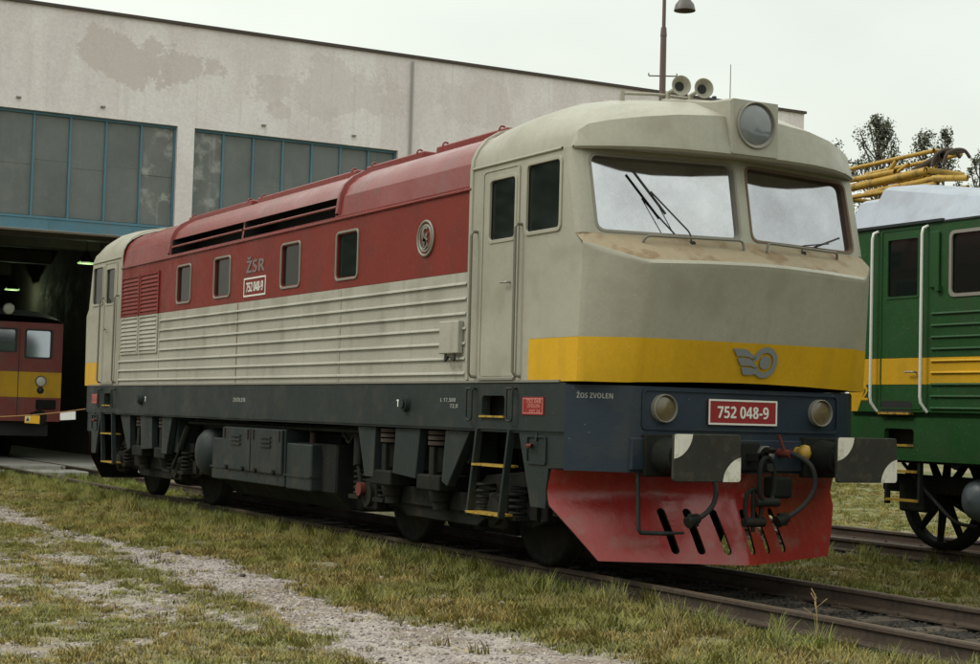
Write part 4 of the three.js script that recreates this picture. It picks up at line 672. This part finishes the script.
/* ---------------------------------------------------------------- red railcar in the shed */
{
  const g = grp('railcar'), X = -28.5, Q = (n, q, m, p = g) => mesh(n, q, m, p);
  const half = 1.53;
  const face = (z0, z1, y0, y1, holes) => toX(ext(poly([[-z0, y0], [-z1, y0], [-z1, y1], [-z0, y1]]), holes, X - .06, X));
  const hole = (z0, z1, y0, y1) => rr(-z0, -z1, y0, y1, .05, THREE.Path);
  const ws = [[1.26, .66, 2.42, 3.07], [.43, -.43, 2.55, 3.07], [-.66, -1.26, 2.42, 3.07]];
  Q('front_wall', [face(half, -half, 2.075, 3.25, ws.map((w) => hole(...w))), face(half, -half, .9, 1.465)], M.carRed);
  Q('yellow_band', face(half, -half, 1.468, 2.072), M.yellow);
  Q('body', [bx(X - 13, X - .07, .9, 3.25, half - .05, half), bx(X - 13, X - .07, .9, 3.25, -half, -half + .05), bx(X - 13, X - 1.5, .95, 3.2, -1.4, 1.4)], M.carRed);
  Q('roof', surf([X - 13, X - .3, X + .02].map((x, i) => [[1.53, 3.25], [1.4, 3.4], [1.0, 3.52], [0, 3.58], [-1, 3.52], [-1.4, 3.4], [-1.53, 3.25]].map(([z, y]) => V(x, i === 2 ? lerp(3.25, y, .5) : y, z)))), M.roofGrey.clone()).material.color.setRGB(.25, .25, .22);
  const wm = plain(.5, .53, .56, .06, .9);
  for (const w of ws) { const o = grp('window', g); mesh('pane', bx(X - .05, X - .04, w[2], w[3], w[1], w[0]), wm, o); mesh('frame', toX(ext(rr(-w[0] - .03, -w[1] + .03, w[2] - .03, w[3] + .03, .06), [rr(-w[0] + .01, -w[1] - .01, w[2] + .01, w[3] - .01, .05, THREE.Path)], X, X + .012)), M.black, o); }
  Q('curtain', [bx(X - .075, X - .06, 2.42, 3.07, -.98, -.66)], M.interior);
  Q('door_seam', [bx(X, X + .012, 1.0, 3.1, .5, .515), bx(X, X + .012, 1.0, 3.1, -.515, -.5)], M.black);
  for (const z of [1.04, -1.04]) { const l = grp('headlight', g); mesh('ring', lathe([[.10, 0], [.12, .06], [.13, .05], [.135, 0]], V(X, 1.86, z), V(1, 0, 0), 20), M.steel, l); mesh('lens', lathe([[0, .05], [.07, .04], [.11, .02]], V(X, 1.86, z), V(1, 0, 0), 20), plain(.6, .58, .5, .2), l); mesh('tail_lamp', lathe([[0, .05], [.06, .04], [.085, 0]], V(X, 1.64, z), V(1, 0, 0), 16), M.black, l); }
  Q('roof_headlight', [lathe([[.12, -.1], [.14, .03], [.1, .05], [0, .06]], V(X - .02, 3.55, -.22), V(1, 0, 0), 20)], plain(.5, .5, .42, .25));
  for (const q of [1, -1]) Q('socket_box', bx(X, X + .1, 1.2, 1.42, q * 1.4, q * .95, .02), M.bogie);
  for (const z of [.9, -.9]) { const b = grp('buffer', g); mesh('head', cyl(V(X + .55, 1.0, z), V(X + .58, 1.0, z), .18, .18, 24), M.bogie, b); mesh('stock', cyl(V(X, 1.0, z), V(X + .55, 1.0, z), .12, .09, 16), M.bogie, b); }
  Q('underframe', [bx(X - 12.5, X - .2, .55, .92, -1.3, 1.3)], M.dark);
  for (const x of [X - 2.2, X - 10]) for (const s of [1, -1]) Q('wheel', lathe([[.05, -.06], [.42, -.06], [.425, .05], [.45, .06], [.45, .07], [.05, .06]], V(x, .424, s * .757), V(0, 0, -s), 28), M.bogie);
  top(g, 'red railcar with a yellow front band standing inside the shed', 'railcar');
}

/* ---------------------------------------------------------------- rope barrier behind the locomotive */
{
  const b = grp('rope_barrier'); const pts = []; const A = V(-14.84, 1.27, 1.52), Z = V(-19.2, 1.2, 4.2);
  for (let k = 0; k <= 10; k++) { const t = k / 10; pts.push(V(lerp(A.x, Z.x, t), lerp(A.y, Z.y, t) - .28 * 4 * t * (1 - t) * .55, lerp(A.z, Z.z, t))); }
  mesh('rope', hoseTube(pts, .008, 40), plain(.30, .16, .06, .9), b);
  const cv = new THREE.CatmullRomCurve3(pts);
  const tag = (t, tilt, mat, nm) => { const p = cv.getPointAt(t), d = cv.getTangentAt(t); const o = mesh(nm, [bx(-.165, .165, -.135, -.005, -.002, .002)], mat, b); o.position.copy(p); o.rotation.set(0, Math.atan2(d.z, -d.x) , tilt); return o; };
  const t1 = tag(.075, .06, plain(.68, .68, .68, .5), 'white_tag'), t2 = tag(.225, -.02, plain(.55, .29, .01, .5), 'warning_tag');
  mesh('triangle_patch', [bx(-.15, -.04, -.115, -.015, .0025, .0035)], plain(.55, .45, .25, .6), t2); mesh('triangle', [ext(poly([[-.135, -.1], [-.055, -.1], [-.095, -.03]]), null, .004, .006)], M.black, t2);
  mesh('post', [cyl(V(-19.2, -.15, 4.2), V(-19.2, 1.25, 4.2), .02), cyl(V(-19.2, -.16, 4.2), V(-19.2, -.1, 4.2), .16, .1, 16)], M.rust, b);
  top(b, 'sagging brown rope with a yellow warning tag and a white tag', 'rope barrier');
}

/* ---------------------------------------------------------------- lamp mast */
{
  const m = grp('lamp_mast'); m.position.set(-13.6, -.15, -8.5);
  mesh('pole', [cyl(V(0, 0, 0), V(0, 8.6, 0), .09, .055, 14), cyl(V(0, 8.6, 0), V(0, 10.1, 0), .035, .03, 12), cyl(V(0, 8.5, 0), V(0, 8.66, 0), .062, .05, 14)], plain(.13, .085, .08, .7), m);
  const rg = []; for (let k = 0; k < 20; k++) { const y = 1.4 + k * .335; if (y < 8.3) rg.push(rod([V(-.13, y, .22), V(.13, y, -.22)], .012, 6), rod([V(-.13, y, .22), V(-.13, y + .05, .22)], .012, 6), rod([V(.13, y, -.22), V(.13, y + .05, -.22)], .012, 6)); }
  mesh('climbing_rung', rg, plain(.12, .09, .08, .7), m);
  mesh('lamp_arm', [rod([V(0, 9.85, 0), V(.1, 10.15, -.18), V(.18, 10.0, -.33)], .022, 8, .1)], plain(.12, .09, .08, .7), m);
  mesh('lamp_shade', lathe([[.03, .34], [.07, .32], [.09, .22], [.17, .12], [.2, .0], [.19, .0], [.16, .1], [.05, .2]], V(.18, 8.98, -.33), V(0, 1, 0), 24), plain(.10, .085, .08, .5), m);
  mesh('lamp_stem', cyl(V(.18, 9.28, -.33), V(.18, 10.0, -.33), .02), plain(.12, .09, .08, .7), m);
  top(m, 'tall lamp mast with climbing rungs and a bell shade', 'lamp post');
}

/* ---------------------------------------------------------------- trees behind the green locomotive */
function tree(x, z, h, r, seed, tone, label, group, o = {}) {
  const { crown = .55, clumps = 70, leaf = .055, per = 90, clump = .17 } = o;
  const rnd = mulberry(seed), t = grp('tree'); t.position.set(x, -.2, z);
  const trunk = [], limbs = [], cy = h * (1 - crown / 2), ry = h * crown / 2, lean = V((rnd() - .5) * .05 * h, 0, (rnd() - .5) * .05 * h);
  const axis = (y) => V(lean.x * y / h, y, lean.z * y / h);
  for (let k = 0; k < 6; k++) trunk.push(cyl(axis(h * .93 * k / 6), axis(h * .93 * (k + 1) / 6), h * .016 * (1 - k / 6.6), h * .016 * (1 - (k + 1) / 6.6), 9));
  const pos = [], col = [], nrm = [], v = V(), e1 = V(), e2 = V(), nn = V();
  for (let k = 0; k < clumps; k++) {
    const u = 2 * rnd() - 1, a = rnd() * 6.283, rad = (.35 + .65 * Math.sqrt(rnd())) * Math.sqrt(Math.max(0, 1 - u * u)) * (1 - .35 * u), p = axis(cy + ry * u * .94); p.x += Math.cos(a) * rad * r; p.z += Math.sin(a) * rad * r;
    const b = axis(Math.max(h * .25, p.y - (.25 + .9 * rad) * r)), m = b.clone().lerp(p, .55); m.y -= .08 * r; limbs.push(rod([b, m, p], .012 + .004 * h * .3, 5, .3));
    const cr = r * clump * (.6 + .9 * rnd()), shade = .78 + .44 * rnd();
    for (let i2 = 0, n = per * (.5 + rnd()); i2 < n; i2++) {
      v.set(rnd() - .5, rnd() - .5, rnd() - .5).normalize().multiplyScalar(cr * Math.pow(rnd(), .45)); v.y *= 1.25; v.add(p);
      e1.set(rnd() - .5, rnd() - .5, rnd() - .5).normalize(); e2.set(rnd() - .5, rnd() - .5, rnd() - .5).cross(e1).normalize(); nn.copy(e1).cross(e2); if (nn.y < 0) nn.negate();
      const l = leaf * (.7 + .6 * rnd()), w = l * .6, A = v.clone().addScaledVector(e1, -l), B = v.clone().addScaledVector(e2, w), C2 = v.clone().addScaledVector(e1, l), D = v.clone().addScaledVector(e2, -w), f = shade * (.85 + .3 * rnd());
      for (const q of [A, B, C2, A, C2, D]) { pos.push(q.x, q.y, q.z); nrm.push(nn.x, nn.y, nn.z); col.push(tone[0] * f, tone[1] * f, tone[2] * f); }
    }
  }
  const bark = plain(.10, .085, .065, .9); mesh('trunk', trunk, bark, t); mesh('limbs', limbs, bark, t);
  const g = new THREE.BufferGeometry(); g.setAttribute('position', new THREE.Float32BufferAttribute(pos, 3)); g.setAttribute('normal', new THREE.Float32BufferAttribute(nrm, 3)); g.setAttribute('color', new THREE.Float32BufferAttribute(col, 3)); g.setAttribute('uv', new THREE.Float32BufferAttribute(new Float32Array(pos.length / 3 * 2), 2));
  const c = new THREE.Mesh(g, new THREE.MeshPhysicalMaterial({ vertexColors: true, roughness: .8, transmission: .55, thickness: 0, side: THREE.DoubleSide })); c.name = 'crown'; c.castShadow = c.receiveShadow = true; t.add(c);
  return top(t, label, 'tree', group);
}
const behind = 'trees behind the green locomotive';
tree(-39, -36.5, 14.0, 1.75, 11, [.2, .21, .14], 'tallest leafy tree, straight behind the yellow pantograph', behind, { crown: .5, clumps: 95, leaf: .05 });
tree(-38.2, -38.2, 13.5, .95, 23, [.2, .21, .14], 'narrow tree just right of the tallest tree', behind, { clumps: 60, leaf: .05, clump: .28 });
tree(-38, -39.1, 13.7, .8, 29, [.195, .205, .135], 'slim pointed tree between the narrow tree and the pale low tree', behind, { clumps: 55, leaf: .05, clump: .3 });
tree(-37.2, -40.6, 12.7, 1.7, 37, [.22, .23, .16], 'paler low tree at the right edge behind the green locomotive', behind, { clumps: 80, leaf: .05 });
tree(-39.6, -35.2, 13.1, .75, 53, [.2, .21, .14], 'slender tree peeking out beside the grey cab brow', behind, { clumps: 45, leaf: .05, clump: .3 });
const yard = 'trees along the yard edge left of the shed';
[[-13, 24, 11.5, 3.8, 'nearest to the camera of the dark trees left of the shed'], [-22, 20, 11, 3.6, 'second nearest of the dark trees left of the shed'], [-30, 18.5, 12.5, 4, 'dark tree facing the front corner of the shed'], [-38, 19.5, 11.5, 3.8, 'dark tree beside the shed wall, behind the front corner tree'], [-47, 18.5, 13, 4.2, 'tallest of the dark trees along the shed wall'], [-57, 20, 12, 4, 'dark tree just beyond the tallest shed wall tree'], [-67, 19, 13, 4.4, 'dark tree beyond the rear corner of the shed'], [-78, 21, 13, 4.6, 'farthest of the dark trees left of the shed']].forEach(([x, z, h, r, lab], i) => tree(x, z, h, r, 200 + i, [.07, .09, .035], lab, yard, { crown: .88, clumps: 80, leaf: .13, per: 130, clump: .25 }));

/* ---------------------------------------------------------------- grass, weeds and stones */
{
  const rnd = mulberry(991);
  const tuft = (n, hMax, spread, seed) => {
    const r = mulberry(seed), pos = [], nrm = [], col = [];
    for (let k = 0; k < n; k++) {
      const a = r() * 6.283, rad = spread * Math.sqrt(r()), bx0 = Math.cos(a) * rad, bz0 = Math.sin(a) * rad, h = hMax * (.45 + .55 * r()), la = r() * 6.283, lean = h * (.15 + .55 * r()), w = .0028 + .0026 * r(), wa = r() * 3.14, dry = r();
      const c0 = dry > .72 ? [1.35, 1.1, .95] : [1, 1, 1], pt = (t, s) => [bx0 + Math.cos(la) * lean * t * t + s * Math.cos(wa) * w * (1 - t * .85), h * t * (1 - .18 * t), bz0 + Math.sin(la) * lean * t * t + s * Math.sin(wa) * w * (1 - t * .85)];
      const T = [0, .4, .75, 1];
      for (let i = 0; i < 3; i++) for (const q of i < 2 ? [pt(T[i], -1), pt(T[i], 1), pt(T[i + 1], 1), pt(T[i], -1), pt(T[i + 1], 1), pt(T[i + 1], -1)] : [pt(T[i], -1), pt(T[i], 1), pt(1, 0)]) { pos.push(...q); nrm.push(Math.sin(wa) * .5, .8, -Math.cos(wa) * .5); col.push(...c0); }
    }
    const g = new THREE.BufferGeometry(); g.setAttribute('position', new THREE.Float32BufferAttribute(pos, 3)); g.setAttribute('normal', new THREE.Float32BufferAttribute(nrm, 3)); g.setAttribute('color', new THREE.Float32BufferAttribute(col, 3)); g.setAttribute('uv', new THREE.Float32BufferAttribute(new Float32Array(pos.length / 3 * 2), 2)); return g;
  };
  const mat = new THREE.MeshPhysicalMaterial({ vertexColors: true, roughness: .8, specularIntensity: .5, side: THREE.DoubleSide, transmission: .3, thickness: 0 });
  const kinds = [[tuft(30, .055, .075, 3), []], [tuft(24, .11, .065, 4), []], [tuft(20, .21, .05, 5), []]];
  const m4 = new THREE.Matrix4(), q4 = new THREE.Quaternion(), up = V(0, 1, 0);
  const put = (x, z) => {
    const t = trackness(x, z), pth = pathness(x, z), gp = gravelPatch(x, z), n = N2(x, z, 1.3, 71), n2 = N2(x, z, 5, 73);
    let d = (1 - .32 * sm(-.1, .6, z - pl(lowerEdge, x))) * (1 - pth * .97) * (1 - gp * .88) * (1 - .985 * t) * sm(.22, .5, n * .6 + n2 * .4);
    if (x < -24.6) d = 0; if (rnd() > d) return;
    const nearRail = Math.max(sm(2.0, 1.05, Math.abs(z)), .8 * sm(-4, -8, x) * sm(2.4, 1.3, Math.abs(z)), sm(1.9, 1.2, Math.abs(z - TRACK2)));
    const tall = rnd() < nearRail * .6 * sm(.4, .6, n2) ? (rnd() < .4 ? 2 : 1) : rnd() < .16 + .3 * nearRail ? 1 : 0;
    const s = (.6 + .7 * rnd()) * (z > 3.6 ? .8 : 1), dry = sm(.42, .62, N2(x, z, 2, 75)) * (.5 + .5 * rnd());
    q4.setFromAxisAngle(up, rnd() * 6.283); m4.compose(V(x, groundY(x, z) - .008, z), q4, V(s, s * (.7 + .5 * rnd()), s));
    const c = mix3([.26, .31, .055], [.44, .36, .11], Math.min(1, dry * .8 * (1 - .45 * nearRail) + (1 - nearRail) * .34)), f = .8 + .4 * rnd();
    kinds[tall][1].push([m4.clone(), new THREE.Color().setRGB(c[0] * f, c[1] * f, c[2] * f)]);
  };
  for (let k = 0; k < 36000; k++) { const x = lerp(-10, 4.6, rnd()), z = lerp(.75, 6.4, rnd()); put(x, z); }
  for (let k = 0; k < 9000; k++) { const x = lerp(4.6, 8, rnd()), z = lerp(.75, 6.4, rnd()); put(x, z); }
  for (let k = 0; k < 14000; k++) { const x = lerp(-12, 6, rnd()), z = lerp(6.4, 8.8, rnd()); put(x, z); }
  for (let k = 0; k < 15000; k++) { const x = lerp(-25, -9, rnd()), z = lerp(-.9, 5.0, rnd()); put(x, z); }
  for (let k = 0; k < 7000; k++) { const x = lerp(-25, -.5, rnd()), z = lerp(.72, 1.7, rnd()); put(x, z); }
  for (let k = 0; k < 12000; k++) { const x = lerp(-9, 7, rnd()), z = lerp(-4.7, -.9, rnd()); put(x, z); }
  for (let k = 0; k < 2500; k++) { const x = lerp(-9, 6, rnd()), z = lerp(-12, -6.3, rnd()); put(x, z); }
  for (let k = 0; k < 12000; k++) { const x = lerp(-25, -6, rnd()), z = lerp(-20, -6.6, rnd()); put(x, z); }
  const labs = ['short dry grass and weeds covering the yard', 'medium grass tufts growing beside the rails', 'tall grass blades along the near rail'];
  kinds.forEach(([g, L2], i) => { const o = new THREE.InstancedMesh(g, mat, L2.length); L2.forEach(([m, c], k) => { o.setMatrixAt(k, m); o.setColorAt(k, c); }); o.name = 'grass'; o.castShadow = o.receiveShadow = true; top(o, labs[i], 'grass', null, 'stuff'); });
  // gravel
  const stone = (seed) => { const r = mulberry(seed), g = new THREE.IcosahedronGeometry(1, 0), p = g.attributes.position, mp = new Map(); for (let i = 0; i < p.count; i++) { const k = [p.getX(i), p.getY(i), p.getZ(i)].map((q) => q.toFixed(3)).join(); if (!mp.has(k)) mp.set(k, .7 + .5 * r()); const s = mp.get(k); p.setXYZ(i, p.getX(i) * s, p.getY(i) * s * .65, p.getZ(i) * s); } g.computeVertexNormals(); return g; };
  const gl = [[], []], dk = [[], []];
  for (let k = 0; k < 60000; k++) { const x = lerp(-14, 4.6, rnd()), z = lerp(2.2, 6.4, rnd()), d = Math.max(pathness(x, z), gravelPatch(x, z) * .8, .06); if (rnd() > d) continue; const s = .004 + .013 * Math.pow(rnd(), 2.2); q4.setFromEuler(new THREE.Euler(rnd() * .6, rnd() * 6.28, rnd() * .6)); m4.compose(V(x, groundY(x, z) + s * .15, z), q4, V(s, s, s)); const f = .4 + 1.0 * rnd(); gl[k & 1].push([m4.clone(), new THREE.Color().setRGB(.34 * f, .295 * f, .27 * f)]); }
  for (let k = 0; k < 16000; k++) { const two = rnd() < .35, x = lerp(-9, 6.5, rnd()), z = lerp(-1.35, 1.35, rnd()) + (two ? TRACK2 : 0); const s = .012 + .022 * rnd(); q4.setFromEuler(new THREE.Euler(rnd() * 2, rnd() * 6.28, rnd() * 2)); m4.compose(V(x, groundY(x, z) - .004 + .2 * s, z), q4, V(s, s, s)); const f = .6 + .8 * rnd(); dk[k & 1].push([m4.clone(), new THREE.Color().setRGB(.028 * f, .023 * f, .018 * f)]); }
  for (let k = 0; k < 420; k++) { const x = lerp(-10, 4.5, rnd()), z = lerp(1.5, 6.2, rnd()), s = .012 + .03 * Math.pow(rnd(), 3); q4.setFromEuler(new THREE.Euler(rnd(), rnd() * 6.28, rnd())); m4.compose(V(x, groundY(x, z) + s * .1, z), q4, V(s, s, s)); const f = rnd() < .45 ? .12 + .2 * rnd() : .7 + .5 * rnd(); gl[k & 1].push([m4.clone(), new THREE.Color().setRGB(.32 * f, .27 * f, .23 * f)]); }
  const sMat = new THREE.MeshStandardMaterial({ roughness: .95, color: 0xffffff });
  [[gl, 'gravel', 'pale crushed gravel strewn along the path'], [dk, 'ballast', 'dark oily ballast stones between the rails']].forEach(([G, nm, lab]) => G.forEach((L2, i) => { const o = new THREE.InstancedMesh(stone(61 + i), sMat, L2.length); L2.forEach(([m, c], k) => { o.setMatrixAt(k, m); o.setColorAt(k, c); }); o.name = nm; o.castShadow = o.receiveShadow = true; top(o, lab, nm, null, 'stuff'); }));
}
{ // dry weed beside the near rail
  const w = grp('dry_weed'), b = V(2.42, -.16, 1.22), r = mulberry(8); w.position.copy(b);
  mesh('stalk', [rod([V(0, 0, 0), V(.01, .2, 0), V(-.005, .38, .01)], .004, 6, .05)], plain(.30, .20, .10, .9), w);
  const tw = []; for (let k = 0; k < 6; k++) { const y = .2 + .03 * k, a = r() * 6.28, l = .06 + .05 * r(); tw.push(rod([V(0, y, 0), V(Math.cos(a) * l, y + .06, Math.sin(a) * l)], .0025, 5)); } mesh('twigs', tw, plain(.33, .23, .11, .9), w);
  top(w, 'single dry brown weed stalk standing beside the near rail', 'weed');
}
renderer.render(scene, camera);
